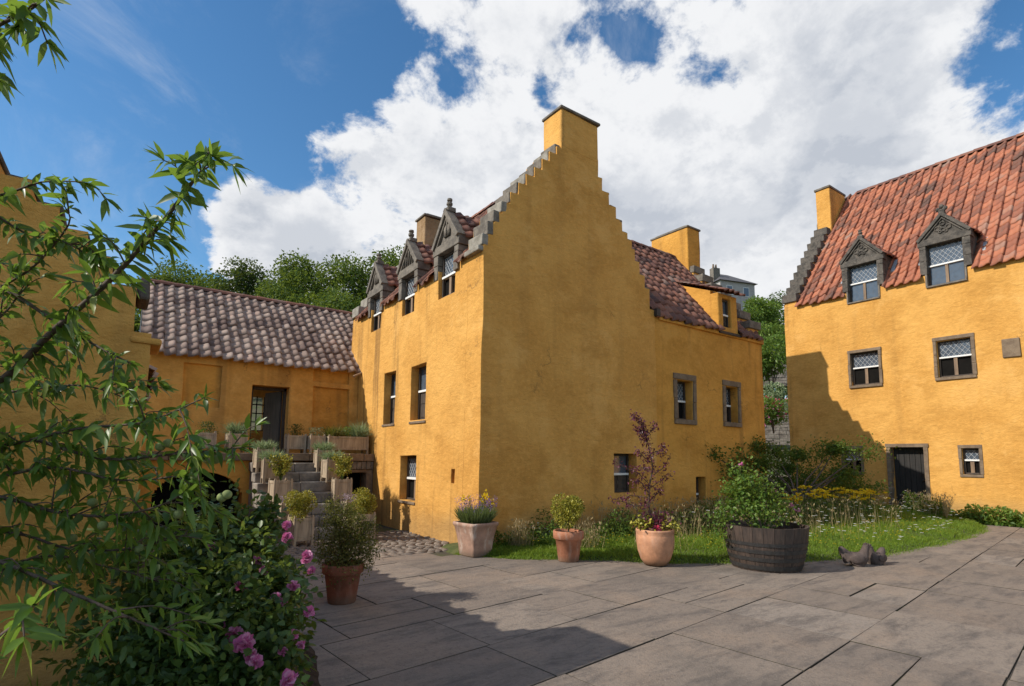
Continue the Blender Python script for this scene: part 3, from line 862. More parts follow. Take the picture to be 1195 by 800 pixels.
def dormer(parent, O, U, N, w, jamb, z_j, z_lin, lin_h, apex, slope, eave_z, tile, carve='plain', stone=None, finial='ball'):
    """stone dormer head: jambs, lintel, triangular pediment with mouldings and a finial, cheeks and a little tiled roof.
    O = ground point under its lower corner on the wall face; U along, N out; slope = rise of the main roof per metre in"""
    O, U, N = Vector(O), Vector(U).normalized(), Vector(N).normalized(); Z = Vector((0, 0, 1)); st = stone or M['stone']
    P = lambda u, v, d: O + U * u + Z * v - N * d
    fr = MB(); dp = 0.24; pr = 0.04
    rnd = random.Random(int(abs(O.y * 17 + O.x)))
    for sd in (0, 1):
        v = z_j
        while v < z_lin - .02:
            bh = min(z_lin - v, rnd.uniform(.26, .42)); jj = jamb * rnd.uniform(.95, 1.08)
            fr.obox(P(0 if sd == 0 else w - jj, v + .003, dp), U * jj, N * (dp + pr + rnd.uniform(-.006, .006)), Z * (bh - .006)); v += bh
    fr.obox(P(-.03, z_lin, dp), U * (w + .06), N * (dp + pr + .012), Z * lin_h)
    root = fr.build('dormer', st, parent, bevel=0.012, wobble=0.01, wfreq=5)
    zb = z_lin + lin_h
    # tympanum and raking mouldings
    t = MB(); t.prism([P(.02, zb - .002, dp), P(w - .02, zb - .002, dp), P(w / 2, apex - .04, dp)], N * (dp + .0))
    t.build('tympanum', st, root)
    rk = MB()
    for sd in (1, -1):
        for (off, th, out) in ((0.0, 0.085, pr + .05), (0.10, 0.04, pr + .012)):
            e0 = P(w / 2 - sd * (w / 2 + .05 - off * 1.35), zb + .002, 0); e1 = P(w / 2, apex - off * 1.5, 0)
            dv = (e1 - e0); Lr = dv.length; dv /= Lr; nv = dv.cross(N) * sd
            if nv.z > 0: nv = -nv
            rk.obox(e0 - N * .1, dv * Lr, nv * th, N * (.1 + out))
    rk.build('pediment_moulding', st, root, bevel=0.01, wobble=0.008, wfreq=6)
    cv = MB(); cz = zb + (apex - zb) * .33; u0 = w / 2
    if carve == 'scrolls':
        for (du, dz, r_) in ((-.13, 0, .06), (.13, 0, .06), (0, .13, .055), (0, -.05, .05), (-.07, -.1, .035), (.07, -.1, .035)):
            ring = [P(u0 + du + math.cos(a) * r_, cz + dz + math.sin(a) * r_, -.012) for a in [2 * math.pi * k / 10 for k in range(11)]]
            cv.tube(ring, 0.02, 5)
    elif carve == 'waves':
        for k in range(6):
            u = u0 - .28 + k * .11; top = cz + .02 + (1 - abs(k - 2.5) / 3) * .35
            cv.tube([P(u, zb + .02, -.01), P(u + .04, (zb + top) / 2, -.02), P(u + .01, top, -.01)], 0.02, 5)
    else:
        cv.obox(P(u0 - .11, cz - .1, 0), U * .22, N * .03, Z * .22)
        cv.tube([P(u0, cz - .08, -.03), P(u0, cz + .3, -.02)], 0.022, 6)
    cv.build('carving', st, root, smooth=True)
    f = MB(); fp = P(w / 2, apex, .02)
    f.obox(P(w / 2 - .07, apex - .06, .12), U * .14, N * .16, Z * .08)
    if finial == 'ball':
        f.lathe([(.055, 0), (.05, .03), (.035, .05), (.062, .08), (.06, .12), (.035, .14), (.03, .15), (.055, .165), (.05, .20), (0.0, .21)], 10, tuple(fp))
    else:
        for du, dz in ((-.085, .1), (.085, .1), (0, .17), (-.04, .05), (.04, .05)): f.ball(tuple(fp + U * du + Z * dz), .06, 8, 6)
    f.build('finial', st, root, smooth=False, wobble=0.012, wfreq=9)
    # cheeks (stone triangles back to the main roof) and the small pitched roof
    back = lambda z: max(0.05, (z - eave_z) / slope)
    for u in (.02, w - .02 - .1):
        ck = MB(); ck.prism([P(u, eave_z - .15, dp - .002), P(u, zb, dp - .002), P(u, zb, back(zb) + .1), P(u, eave_z - .15, .3 + 0)], U * .1)
        ck.build('cheek', st, root)
    for sd in (0, 1):
        e = P(-.06 if sd == 0 else w + .06, zb + .01, dp * .3); rdg = P(w / 2, apex - .03, dp * .3)
        vdir = rdg - e; Lr = vdir.length; depth = back(apex) - dp * .3 + .12
        keep = lambda u, v, Lr=Lr: u < back(zb + (apex - zb) * v / Lr) - dp * .3 + 0.14
        o_ = e if sd == 0 else e
        pantiles('dormer_roof', o_, -N, vdir, depth, Lr, tile, root, 0.2, 0.22, 0.022, 3 + sd, keep, 0.01)
    return root


# ================================================================== the big house in the middle
GX0, GX1, GY = 4.69, 9.06, 7.433
def build_main():
    root = empty('harled_house', (GX0, GY, 0), 0, 'tall ochre house with a crow-stepped gable and red pantiles in the middle of the court', 'house', None)
    inv = Vector((-GX0, -GY, 0))
    # everything is built in world places and hung on the empty
    def par(o): return o
    X, Y, Z = Vector((1, 0, 0)), Vector((0, 1, 0)), Vector((0, 0, 1))
    # ---- south gable
    rects = [(0, GX1 - GX0, -0.1, 4.66)]
    left = [(4.70, 5.03), (4.80, 5.25), (4.922, 5.50), (5.081, 5.72), (5.243, 5.94), (5.409, 6.16), (5.58, 6.38), (5.776, 6.60), (5.956, 6.80), (6.12, 7.02), (6.30, 7.22)]
    right = [(9.06, 4.66), (8.90, 5.10), (8.74, 5.36), (8.58, 5.62), (8.45, 5.86), (8.364, 6.03), (8.237, 6.166), (8.084, 6.39), (7.91, 6.628), (7.712, 6.875), (7.518, 7.128), (7.40, 7.38)]
    prev = 4.66
    for (xl, zl) in left:
        pass
    # rows of the stepped outline
    zs = sorted(set([z for _, z in left] + [z for _, z in right]))
    z0 = 4.66
    for z1 in [z for z in zs if z > 4.66] :
        zc = (z0 + z1) / 2
        xl = GX0
        for (x, z) in left:
            if z < zc: xl = max(xl, x)
        xr = max([x for (x, z) in right if z >= zc] + [7.38])
        rects.append((xl - GX0, xr - GX0, z0, z1)); z0 = z1
    rects.append((6.42 - GX0, 7.40 - GX0, z0 - .3, 7.5))
    holes = [(9.66 - GX0, 10.4 - GX0, 0, 0)]
    lw = (7.77, 8.43, .80, 1.58)
    cell_wall('gable', (GX0, GY, 0), X, -Y, 0.5, rects, [(lw[0] - GX0, lw[1] - GX0, lw[2], lw[3])], M['harl_gable'], root)
    for i, (x, z) in enumerate(left):
        x1 = x + .175 + (.02 if i % 2 else 0)
        zt = left[i + 1][1] if i + 1 < len(left) else 7.44
        crow_stone(root, (x - .03, GY + .012, z + .03), (x + .10, GY + .46, zt + .018), M['stone'] if i % 3 else M['stone_pale'])
    for i, (x, z) in enumerate(right[1:-1]):
        crow_stone(root, (x - .17, GY + .01, z - .035), (x + .012, GY + .50, z + .03), M['stone_brown'])
    sk = MB().box((4.60, GY + .015, 4.955), (4.78, GY + .5, 5.045)); sk.build('skewputt', M['stone_pale'], root, bevel=.02, wobble=.015)
    chimney(root, 6.42, 7.40, GY - .004, GY + .53, 7.42, 8.22)
    # ---- west front
    Y0, Y1 = GY + .5, 13.8
    wins = [(10.88, 11.51, 2.18, 3.32), (9.41, 10.09, 2.18, 3.31), (9.76, 10.52, .59, 1.48)]
    dorm = [(11.90, 12.50), (10.05, 10.68), (8.38, 9.0)]
    H = [(Y1 - b, Y1 - a, c, d) for a, b, c, d in wins] + [(Y1 - 8.35, Y1 - 8.23, 1.02, 1.27)] + [(Y1 - b, Y1 - a, 4.47, 5.2) for a, b in dorm]
    cell_wall('wall', (GX0, Y1, 0), -Y, -X, 0.5, [(0, Y1 - Y0, -.1, 5.03)], H, M['harl_west'], root, 0.2)
    for k, (a, b, c, d) in enumerate(wins):
        win(root, (GX0, b, c), -Y, -X, b - a, d - c, 0.17, .45 if k < 2 else .5, .1 if k == 2 else 0, 'shutters' if k < 2 else 'open', 0)
        s = MB().obox((GX0 - .03, b + .02, c - .05), -Y * (b - a + .04), X * .24, Z * .05); s.build('sill', M['stone_brown'], root, bevel=.01)
    MB().box((GX0 + .2, 8.2, 1.0), (GX0 + .22, 8.4, 1.3)).build('slit_back', M['harl'], root)
    for k, (a, b) in enumerate(dorm):
        w = b - a
        win(root, (GX0, b, 4.47), -Y, -X, w, .86, .075, .52, .095, 'open', 0)
        dormer(root, (GX0, b + .16, 0), -Y, -X, w + .32, .16, 4.85, 5.33, .17, 6.16 if k != 1 else 6.12, 1.22, 5.03, M['tile_brown'], ('plain', 'waves', 'plain')[k], M['stone'], 'ball')
    # ---- roof of the main block (ridge along y)
    xr, zr = 6.91, 7.55
    sl = Vector((xr - GX0, 0, zr - 5.03)); L = sl.length; Vd = sl / L
    gaps = [(Y1 - .35 - (b + .14), Y1 - .35 - (a - .14)) for a, b in dorm]
    def keepw(u, v): return not any(g0 < u < g1 and v < 1.0 for g0, g1 in gaps)
    pantiles('roof', Vector((GX0, Y1 - .35, 5.05)) - Vd * .12, -Y, Vd, Y1 - .35 - Y0 + .02, L + .12, M['tile_brown'], root, keep=keepw, seed=4)
    e = Vector((xr - 9.06, 0, zr - 4.9)); Le = e.length
    pantiles('roof', Vector((9.06, Y0, 4.92)), Y, e / Le, Y1 - .35 - Y0, Le, M['tile_brown'], root, seed=5)
    dk = MB().prism([(GX0 + .52, Y0 - .02, 5.48), (GX0 + .52, Y0 - .02, 4.86), (9.05, Y0 - .02, 4.86), (xr, Y0 - .02, zr - .06)], (0, Y1 - Y0 - .3, 0)); dk.build('roof_deck', M['wood_black'], root)
    ridge_tiles('ridge', (xr, Y0, zr + .03), (xr, Y1 - .4, zr + .03), M['tile_brown'], root)
    # north gable with its own steps and chimney
    rr = [(0, 4.37, -.1, 4.9)]
    for i in range(9):
        rr.append((.03 + i * .21, 4.34 - i * .21, 4.9, 5.15 + i * .27))
    cell_wall('gable', (9.06, Y1, 0), -X, Y, .45, rr, [], M['harl'], root, .3)
    for i in range(9): crow_stone(root, (GX0 - .03 + i * .215, Y1 - .46, 5.08 + i * .27), (GX0 + .2 + i * .215, Y1 + .02, 5.32 + i * .27), M['stone_pale'])
    chimney(root, 6.42, 7.36, 13.25, 13.8, 7.3, 8.22, mat=M['harl_brown'])
    cell_wall('wall', (9.06, GY + .5, 0), Y, X, .4, [(0, Y1 - GY - .95, -.1, 4.9)], [], M['harl'], root, .5)
    # ---- the east wing
    EY = GY + .022; EX1 = 13.33
    w1 = (9.77, 10.34, 2.36, 3.24); w2 = (11.60, 12.13, 2.38, 3.25); w3 = (10.38, 10.74, .30, 1.10)
    dm = (11.41, 12.21)
    cell_wall('wall', (9.06, EY, 0), X, -Y, .45, [(0, EX1 - 9.06, -.1, 4.60)], [(a - 9.06, b - 9.06, c, d) for a, b, c, d in (w1, w2, w3)], M['harl_smooth'], root)
    for a, b, c, d in (w1, w2): win(root, (a, EY, c), X, -Y, b - a, d - c, .2, .52, .1, 'open', .105)
    win(root, (lw[0], GY, lw[2]), X, -Y, lw[1] - lw[0], lw[3] - lw[2], .22, .52, 0, 'shutters', 0)
    win(root, (w3[0], EY, w3[2]), X, -Y, w3[1] - w3[0], w3[3] - w3[2], .2, .5, 0, 'shutters', 0)
    yr, zr2 = 9.75, 7.36
    s2 = Vector((0, yr - EY, zr2 - 4.60)); L2 = s2.length; V2 = s2 / L2
    dz = lambda v: v < 1.32
    pantiles('roof', Vector((9.06, EY, 4.66)) - V2 * .13, X, V2, EX1 - .1 - 9.06, L2 + .13, M['tile_brown'], root, seed=8,
             keep=lambda u, v: not (dm[0] + .05 - 9.06 < u < dm[1] - .05 - 9.06 and v < 1.5))
    s3 = Vector((0, yr - 12.2, zr2 - 4.6)); L3 = s3.length
    pantiles('roof', Vector((9.0, 12.2, 4.6)), X, s3 / L3, EX1 - 9.1, L3, M['tile_brown'], root, seed=9)
    MB().prism([(9.06, EY + .05, 4.60), (9.06, 12.1, 4.55), (9.06, yr, zr2 - .05)], (EX1 - 9.06 - .1, 0, 0)).build('roof_deck', M['wood_black'], root)
    ridge_tiles('ridge', (7.2, yr, zr2 + .02), (12.8, yr, zr2 + .02), M['tile_brown'], root)
    MB().obox((9.04, EY - .10, 4.53), (.12, 0, 0), (0, .2, 0), (0, 0, .16)).build('gutter_end', M['iron'], root)
    MB().obox((9.2, EY - .045, 4.47), (EX1 - 9.2 + .02, 0, 0), (0, .06, 0), (0, 0, .12)).build('eaves_course', M['harl_smooth'], root, bevel=.015, wobble=.008)
    # east gable
    re = [(0, 4.7, -.1, 4.6)]
    for i in range(8): re.append((.05 + i * .27, 4.65 - i * .27, 4.6, 4.95 + i * .32))
    cell_wall('gable', (EX1, EY + .02, 0), Y, X, .48, re, [], M['harl'], root, .3)
    for i in range(8): crow_stone(root, (EX1 - .5, EY + .02 + i * .27, 4.86 + i * .32), (EX1 + .02, EY + .32 + i * .27, 5.06 + i * .32))
    chimney(root, 12.78, 13.34, 9.25, 10.55, 6.6, 8.16, mat=M['harl_smooth'])
    # catslide dormer of the wing
    dx0, dx1 = dm; zt = 5.52; yw = EY - .03
    fr = cell_wall('dormer', (dx0, yw, 4.56), X, -Y, .22, [(0, dx1 - dx0, 0, zt - 4.56)], [(.19, .52, .12, .85)], M['harl_smooth'], root, .2)
    win(fr, (dx0 + .19, yw, 4.68), X, -Y, .33, .73, .1, .55, 0, 'shutters', 0)
    slope2 = (zr2 - 4.6) / (yr - EY); rs = .40
    zroof = lambda d: zt + rs * d
    dmeet = (zt - 4.62) / (slope2 - rs)
    for x in (dx0, dx1 - .12):
        ck = MB(); ck.prism([(x, yw + .221, 4.60), (x, yw + .221, zroof(.2)), (x, yw + dmeet + .2, zroof(dmeet + .2)), (x, yw + .3, 4.6)], (.12, 0, 0))
        ck.build('cheek', M['harl_smooth'], fr, bevel=.01)
    Vs = Vector((0, 1, rs)).normalized()
    pantiles('dormer_roof', Vector((dx0 - .06, yw - .12, zt + .02)), X, Vs, dx1 - dx0 + .12, (dmeet + .35) * Vs.length * math.hypot(1, rs), M['tile_brown'], fr, seed=11)
    MB().obox((dx0 - .05, yw - .05, 4.50), (dx1 - dx0 + .1, 0, 0), (0, .2, 0), (0, 0, .06)).build('sill', M['iron'], fr)
    fl = MB(); a0 = Vector((dx0 - .1, EY + .1, 4.72)); fl.obox(a0, X * .1, s2 * .52, Vector((0, -.02, .05))); fl.build('flashing', M['stone_pale'], root)
    for o in [o for o in bpy.data.objects if o.parent == root]: o.matrix_parent_inverse = Matrix.Translation(inv)
    return root
build_main()


# ================================================================== the house on the right
RX, RSCALE = 18.5, 0.946      # measured on the plane x = 18.5, stands at x = 17.5
def build_right():
    root = empty('harled_house', (RX, 5, 0), 0, 'three-storey ochre house with bright red pantile roof and stone pediment dormers on the right', 'house')
    X, Y, Z = Vector((1, 0, 0)), Vector((0, 1, 0)), Vector((0, 0, 1))
    Y1, Y0, ZE = 9.50, -4.0, 6.83
    wins = [(6.68, 7.46, 3.83, 4.86, 'open', .075), (4.46, 5.23, 3.84, 4.88, 'open', .08), (4.47, 4.84, 1.16, 1.86, 'open', .07), (7.32, 7.80, 1.14, 1.86, 'open', .07)]
    extra = [(1.9, 2.7, 3.84, 4.86, 'open', .11), (1.2, 1.7, 1.2, 1.86, 'open', .1)]
    dorms = [(6.57, 7.42), (4.46, 5.32), (2.0, 2.85), (-.3, .55)]
    door = (5.70, 6.52, 0.0, 1.90)
    H = [(Y1 - b, Y1 - a, c, d) for a, b, c, d, *_ in wins + extra] + [(Y1 - b, Y1 - a, 6.5, ZE + .1) for a, b in dorms] + [(Y1 - door[1], Y1 - door[0], door[2], door[3])]
    cell_wall('wall', (RX, Y1, 0), -Y, -X, .5, [(0, Y1 - Y0, -.15, ZE)], H, M['harl_gable'], root, .24)
    for a, b, c, d, lo, sr in wins + extra: win(root, (RX, b, c), -Y, -X, b - a, d - c, .10, .46, .125, lo, sr)
    for k, (a, b) in enumerate(dorms):
        w = b - a
        win(root, (RX, b, 6.5), -Y, -X, w, 1.2, .12, .5, .125, 'panes', .045, M['stone'])
        dormer(root, (RX, b + .15, 0), -Y, -X, w + .32, .17, 6.86, 7.66 + .03 * (k % 2), .19, 8.58, 1.19, ZE, M['tile_red'], 'scrolls', M['stone_dark'], 'rosette' if k else 'ball')
        for sd in (0, 1):
            y = b + .2 if sd == 0 else a - .22
            MB().obox((RX + .38, y, 7.3), (.4, 0, .45), (0, -.16 if sd else .16, 0), (0, 0, .03)).build('flashing', M['lead'], root)
    # door in its stone frame, sunk in shade
    a, b, c, d = door
    s = MB(); rnd = random.Random(4)
    for y in (b, a - .10):
        z = 0
        while z < d: bh = min(d - z, rnd.uniform(.35, .5)); s.box((RX - .03, y, z + .003), (RX + .2, y + .10, z + bh - .003)); z += bh
    s.box((RX - .035, a - .12, d), (RX + .2, b + .12, d + .10))
    dr = MB().box((RX + .24, a, .0), (RX + .29, b, d)); dro = dr.build('door', M['wood_black'], root)
    pl = MB()
    for k in range(6): pl.box((RX + .222, a + .02 + k * .135, .03), (RX + .24, a + .145 + k * .135, d - .02))
    pl.build('plank', M['wood_black'], dro, bevel=.004)
    MB().ball((RX + .2, a + .12, .95), .03).build('handle', M['iron'], dro, smooth=True)
    s.build('door_surround', M['stone_brown'], root, bevel=.01, wobble=.008)
    MB().box((RX - .02, a, -.1), (RX + .3, b, .03)).build('threshold', M['stone_brown'], root)
    MB().box((RX - .05, 3.47, 4.20), (RX + .05, 3.83, 4.69)).build('wall_plaque', M['stone_brown'], root, bevel=.015, wobble=.01)
    # roof
    sl = Vector((4.3, 0, 11.95 - ZE)); L = sl.length; Vd = sl / L
    gaps = [(Y1 - .42 - (b + .13), Y1 - .42 - (a - .13)) for a, b in dorms]
    pantiles('roof', Vector((RX, Y1 - .42, ZE + .05)) - Vd * .16, -Y, Vd, Y1 - .42 - Y0, L + .16, M['tile_red'], root, .245, .30, .042, 2,
             keep=lambda u, v: not any(g0 < u < g1 and v < 1.25 for g0, g1 in gaps))
    s2 = Vector((-4.3, 0, 11.95 - ZE))
    pantiles('roof', Vector((RX + 8.6, Y0, ZE)), Y, s2 / L, Y1 - .42 - Y0, L, M['tile_red'], root, .3, .4, .03, 3)
    MB().prism([(RX + .55, Y0, ZE + .5), (RX + .55, Y0, ZE - .03), (RX + 8.55, Y0, ZE - .03), (RX + 4.3, Y0, 11.85)], (0, Y1 - Y0 - .45, 0)).build('roof_deck', M['wood_black'], root)
    ridge_tiles('ridge', (RX + 4.3, Y1 - .9, 11.96), (RX + 4.3, Y0, 11.96), M['tile_brown'], root, .13)
    # north gable, crow-stepped, seen edge on; its chimney on the apex
    rr = [(0, 8.6, -.15, ZE)]; n = 14
    for i in range(n): rr.append((.02 + i * .285, 8.58 - i * .285, ZE, ZE + .34 + i * .34))
    cell_wall('gable', (RX + 8.6, Y1, 0), -X, Y, .42, rr, [], M['harl'], root, .35)
    for i in range(n): crow_stone(root, (RX - .04 + i * .285, Y1 - .46, ZE + .12 + i * .34), (RX + .28 + i * .285, Y1 + .03, ZE + .40 + i * .34), M['stone_dark'])
    cell_wall('wall', (RX + 8.6, Y0, 0), Y, X, .4, [(0, Y1 - Y0 - .45, -.1, ZE)], [], M['harl'], root, .6)
    cell_wall('gable', (RX, Y0 - .0, 0), X, -Y, .4, [(0, 8.6, -.1, ZE)] + [(i * .43, 8.6 - i * .43, ZE, ZE + .5 + i * .51) for i in range(10)], [], M['harl'], root, .5)
    chimney(root, RX + 2.8, RX + 4.1, 9.0, 9.52, 9.6, 11.93, .08)
    k = RSCALE; root.location = (RX * k, 5 * k, 0)
    MX = Matrix.Translation((0, 0, EYE * (1 - k))) @ Matrix.Scale(k, 4)
    def sc(o):
        for c in [c for c in bpy.data.objects if c.parent == o]: c.data.transform(MX); sc(c)
    sc(root)
    for o in [o for o in bpy.data.objects if o.parent == root]: o.matrix_parent_inverse = Matrix.Translation((-RX * k, -5 * k, 0))
build_right()


# ================================================================== the low range behind the stair
LY = 13.18
def build_link():
    root = empty('harled_house', (2.4, LY, 0), 0, 'low ochre range with weathered grey-pink pantiles and an open doorway above the stone stair', 'house')
    X, Y, Z = Vector((1, 0, 0)), Vector((0, 1, 0)), Vector((0, 0, 1))
    x0, x1 = .12, GX0
    door = (2.27, 3.06, 1.52, 3.04); n1 = (.91, 1.63, 2.5, 3.40); n2 = (3.59, 4.47, 3.24, 3.54); n3 = (3.60, 4.48, 2.0, 3.12)
    cell_wall('wall', (x0, LY, 0), X, -Y, .42, [(0, x1 - x0, -.1, 3.62)], [(a - x0, b - x0, c, d) for a, b, c, d in (door, n1, n2, n3)], M['harl'], root, .2)
    for a, b, c, d in (n1, n2, n3):
        MB().box((a - .05, LY + .075, c - .05), (b + .05, LY + .2, d + .05)).build('blind_panel', M['harl_smooth'], root)
    # doorway: frame, opened door leaf, dark room with a far window
    a, b, c, d = door
    f = MB(); f.box((a, LY + .28, c), (a + .06, LY + .40, d)); f.box((b - .06, LY + .28, c), (b, LY + .40, d)); f.box((a, LY + .28, d - .06), (b, LY + .40, d)); f.build('door_frame', M['wood_dark'], root)
    lf = MB(); lf.obox((b - .07, LY + .42, c + .02), (-.22, .62, 0), (-.045, -.016, 0), (0, 0, d - c - .08))
    lfo = lf.build('door', mat_wood('grey_door', (.10, .085, .07), (.05, .043, .037)), root)
    MB().ball((b - .25, LY + .9, c + .75), .03).build('handle', M['iron'], lfo, smooth=True)
    cell_wall('wall', (x1, LY + 2.4, 0), -X, Y, .35, [(0, x1 - x0, -.1, 3.6)], [(x1 - 2.93, x1 - 2.38, 2.1, 3.0)], M['harl'], root, .4)
    bars = MB()
    for k in range(4): bars.box((2.38 + k * .183 - .012, LY + 2.1, 2.1), (2.38 + k * .183 + .012, LY + 2.14, 3.0))
    for k in range(5): bars.box((2.38, LY + 2.1, 2.1 + k * .225 - .012), (2.93, LY + 2.14, 2.1 + k * .225 + .012))
    bars.build('window', M['wood_black'], root)
    fl = MB(); fl.box((x0, LY + .01, 1.40), (x1 - .01, LY + 2.4, 1.51)); fl.build('floorboards', M['wood_dark'], root)
    # roof
    sl = Vector((0, 2.5, 5.63 - 3.62)); L = sl.length; Vd = sl / L
    pantiles('roof', Vector((x0 - .0, LY, 3.70)) - Vd * .22, X, Vd, x1 - x0 + .5, L + .2, M['tile_grey'], root, .208, .26, .030, 6)
    s2 = Vector((0, -2.5, 5.63 - 3.62))
    pantiles('roof', Vector((x0, LY + 5.0, 3.68)), X, s2 / L, x1 - x0, L, M['tile_grey'], root, .3, .4, .03, 7)
    MB().prism([(x0, LY + .02, 3.64), (x0, LY + 4.9, 3.64), (x0, LY + 2.5, 5.60)], (x1 - x0 - .02, 0, 0)).build('roof_deck', M['wood_black'], root)
    ridge_tiles('ridge', (x0 - .05, LY + 2.5, 5.68), (x1 + .56, LY + 2.5, 5.68), M['tile_brown'], root, .12)
    MB().tube([(GX0 - .02, LY - .25, 3.52), (GX0 - .22, LY - .3, 3.42), (GX0 - .24, LY - .3, 3.40)], .03, 7).build('spout', M['wood_mid'], root)
    for o in [o for o in bpy.data.objects if o.parent == root]: o.matrix_parent_inverse = Matrix.Translation((-2.4, -LY, 0))
build_link()


# ================================================================== the low house on the left (its crow-stepped end)
def build_left():
    root = empty('harled_house', (-2.4, 5.0, 0), 0, 'low ochre house end with crow steps half hidden by peach branches', 'house')
    X, Y, Z = Vector((1, 0, 0)), Vector((0, 1, 0)), Vector((0, 0, 1))
    YL, x1 = 5.0, .11
    steps = [(.105, 2.42), (-.01, 2.76), (-.17, 2.96), (-.33, 3.12), (-.50, 3.27), (-.66, 3.42), (-.86, 3.60)]
    st = list(steps)
    x, z = steps[-1]
    while x > -2.6: x -= .25; z += .05; st.append((x, z))
    rects = [(-5.4, x1, -.1, 2.6)]
    z0 = 2.6
    for (x, z) in st: rects.append((-4.95 - x - .3, x, z0 - .01, z + .35)); z0 = z + .35
    rects = [(a + 5.4, b + 5.4, c, d) for a, b, c, d in rects if b > a]
    cell_wall('gable', (-5.4, YL, -.35), X, -Y, .5, rects, [], M['harl'], root, .2)
    for i, (x, z) in enumerate(st[1:]):
        px = st[i][0]
        crow_stone(root, (x - .14, YL + .012, z - .04), (x + .012, YL + .5, z + .025), M['stone_dark'])
    sk = MB(); sk.box((-.02, YL - .012, 2.335), (.185, YL + .5, 2.385)); sk.build('skewputt', M['harl'], root, bevel=.015, wobble=.015)
    crow_stone(root, (.0, YL + .05, 2.70), (.085, YL + .45, 2.86), M['stone_dark'])
    cell_wall('wall', (x1 - .0, YL + .5, -.35), Y, X, .4, [(0, 9.2, -.1, 2.55)], [], M['harl'], root, .4)
    s = Vector((-2.55, 0, 1.25)); L = s.length
    pantiles('roof', Vector((x1 + .05, YL + .52, 2.2)), Y, s / L, 7.3, L, M['tile_grey'], root, .3, .36, .034, 12)
    s = Vector((2.55, 0, 1.25))
    pantiles('roof', Vector((-5.0, YL + 7.8, 2.2)), -Y, s / L, 7.3, L, M['tile_grey'], root, .3, .36, .034, 13)
    MB().prism([(x1, YL + .45, 2.16), (-5.0, YL + .45, 2.16), (-2.45, YL + .45, 3.38)], (0, 7.3, 0)).build('roof_deck', M['wood_black'], root)
    k = 0.88      # measured at y = 5, stands at y = 4.4
    root.location = (-2.4 * k, 5.0 * k, 0)
    for o in [o for o in bpy.data.objects if o.parent == root]:
        o.data.transform(Matrix.Translation((0, 0, 1.5 - 1.5 * k)) @ Matrix.Scale(k, 4)); o.matrix_parent_inverse = Matrix.Translation((2.4 * k, -5.0 * k, 0))
build_left()


# ================================================================== terrace and stair
STX0, STX1 = 2.08, 3.72
def build_stair():
    root = empty('stone_staircase', (2.9, 11, 0), 0, 'worn stone stair with a paved landing over two dark vaults, lined with wooden planters', 'staircase')
    X, Y = Vector((1, 0, 0)), Vector((0, 1, 0))
    # landing front with the arch on the left and the square opening on the right
    holes = []
    for i in range(44):
        u = .35 + i * (1.5 / 44); xx = (u + 1.5 / 88 - 1.1) / .75
        top = .62 + .52 * math.sqrt(max(0, 1 - xx * xx))
        holes.append((u, u + 1.5 / 44 + .001, -.05, top))
    cell_wall('landing_wall', (.13, 12.0, 0), X, -Y, .35, [(0, 1.98, -.1, 1.36)], holes, M['harl_smooth'], root, .15)
    cell_wall('landing_wall', (STX1, 12.0, 0), X, -Y, .35, [(0, GX0 - STX1, -.1, 1.18)], [(.12, .80, -.05, 1.10)], M['stone_brown'], root, .15)
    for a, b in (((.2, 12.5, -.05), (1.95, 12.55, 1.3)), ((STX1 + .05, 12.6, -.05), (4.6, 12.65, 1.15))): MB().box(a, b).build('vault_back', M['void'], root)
    sl = MB(); rnd = random.Random(8)
    x = .12
    while x < GX0 - .02:
        w = min(rnd.uniform(.5, .8), GX0 - .01 - x)
        if GX0 - x - w < .25: w = GX0 - .01 - x
        sl.box((x + .004, 11.93, 1.36), (x + w - .004, LY - .005, 1.52 + rnd.uniform(-.008, .008))); x += w
    sl.build('landing_slab', M['stone_brown'], root, bevel=.015, wobble=.01)
    st = MB(); x = STX1 + .02
    while x < GX0 - .02:
        w = min(.11, GX0 - .01 - x); st.box((x + .004, 11.96, 1.18), (x + w - .004, 12.3, 1.36 + rnd.uniform(-.012, 0))); x += w
    st.build('arch_stones', M['stone'], root, bevel=.01, wobble=.008)
    for k in range(8):
        z1 = 1.52 - .19 * (k + 1); y1 = 12.0 - .3 * k; s = MB(); x = STX0
        while x < STX1 - .01:
            w = min(rnd.uniform(.55, .95), STX1 - x)
            if STX1 - x - w < .3: w = STX1 - x
            s.box((x + .003, y1 - .335, z1 - .19 if z1 > .1 else -.1), (x + w - .003, y1 + .02, z1 + rnd.uniform(-.006, .006))); x += w
        if z1 > .05: s.box((STX0 + .02, y1 - .29, -.1), (STX1 - .02, y1 + .01, z1 - .2))
        s.build('step', M['rubble'], root, bevel=.02, wobble=.014, wfreq=4)
    for o in [o for o in bpy.data.objects if o.parent == root]: o.matrix_parent_inverse = Matrix.Translation((-2.9, -11, 0))
build_stair()


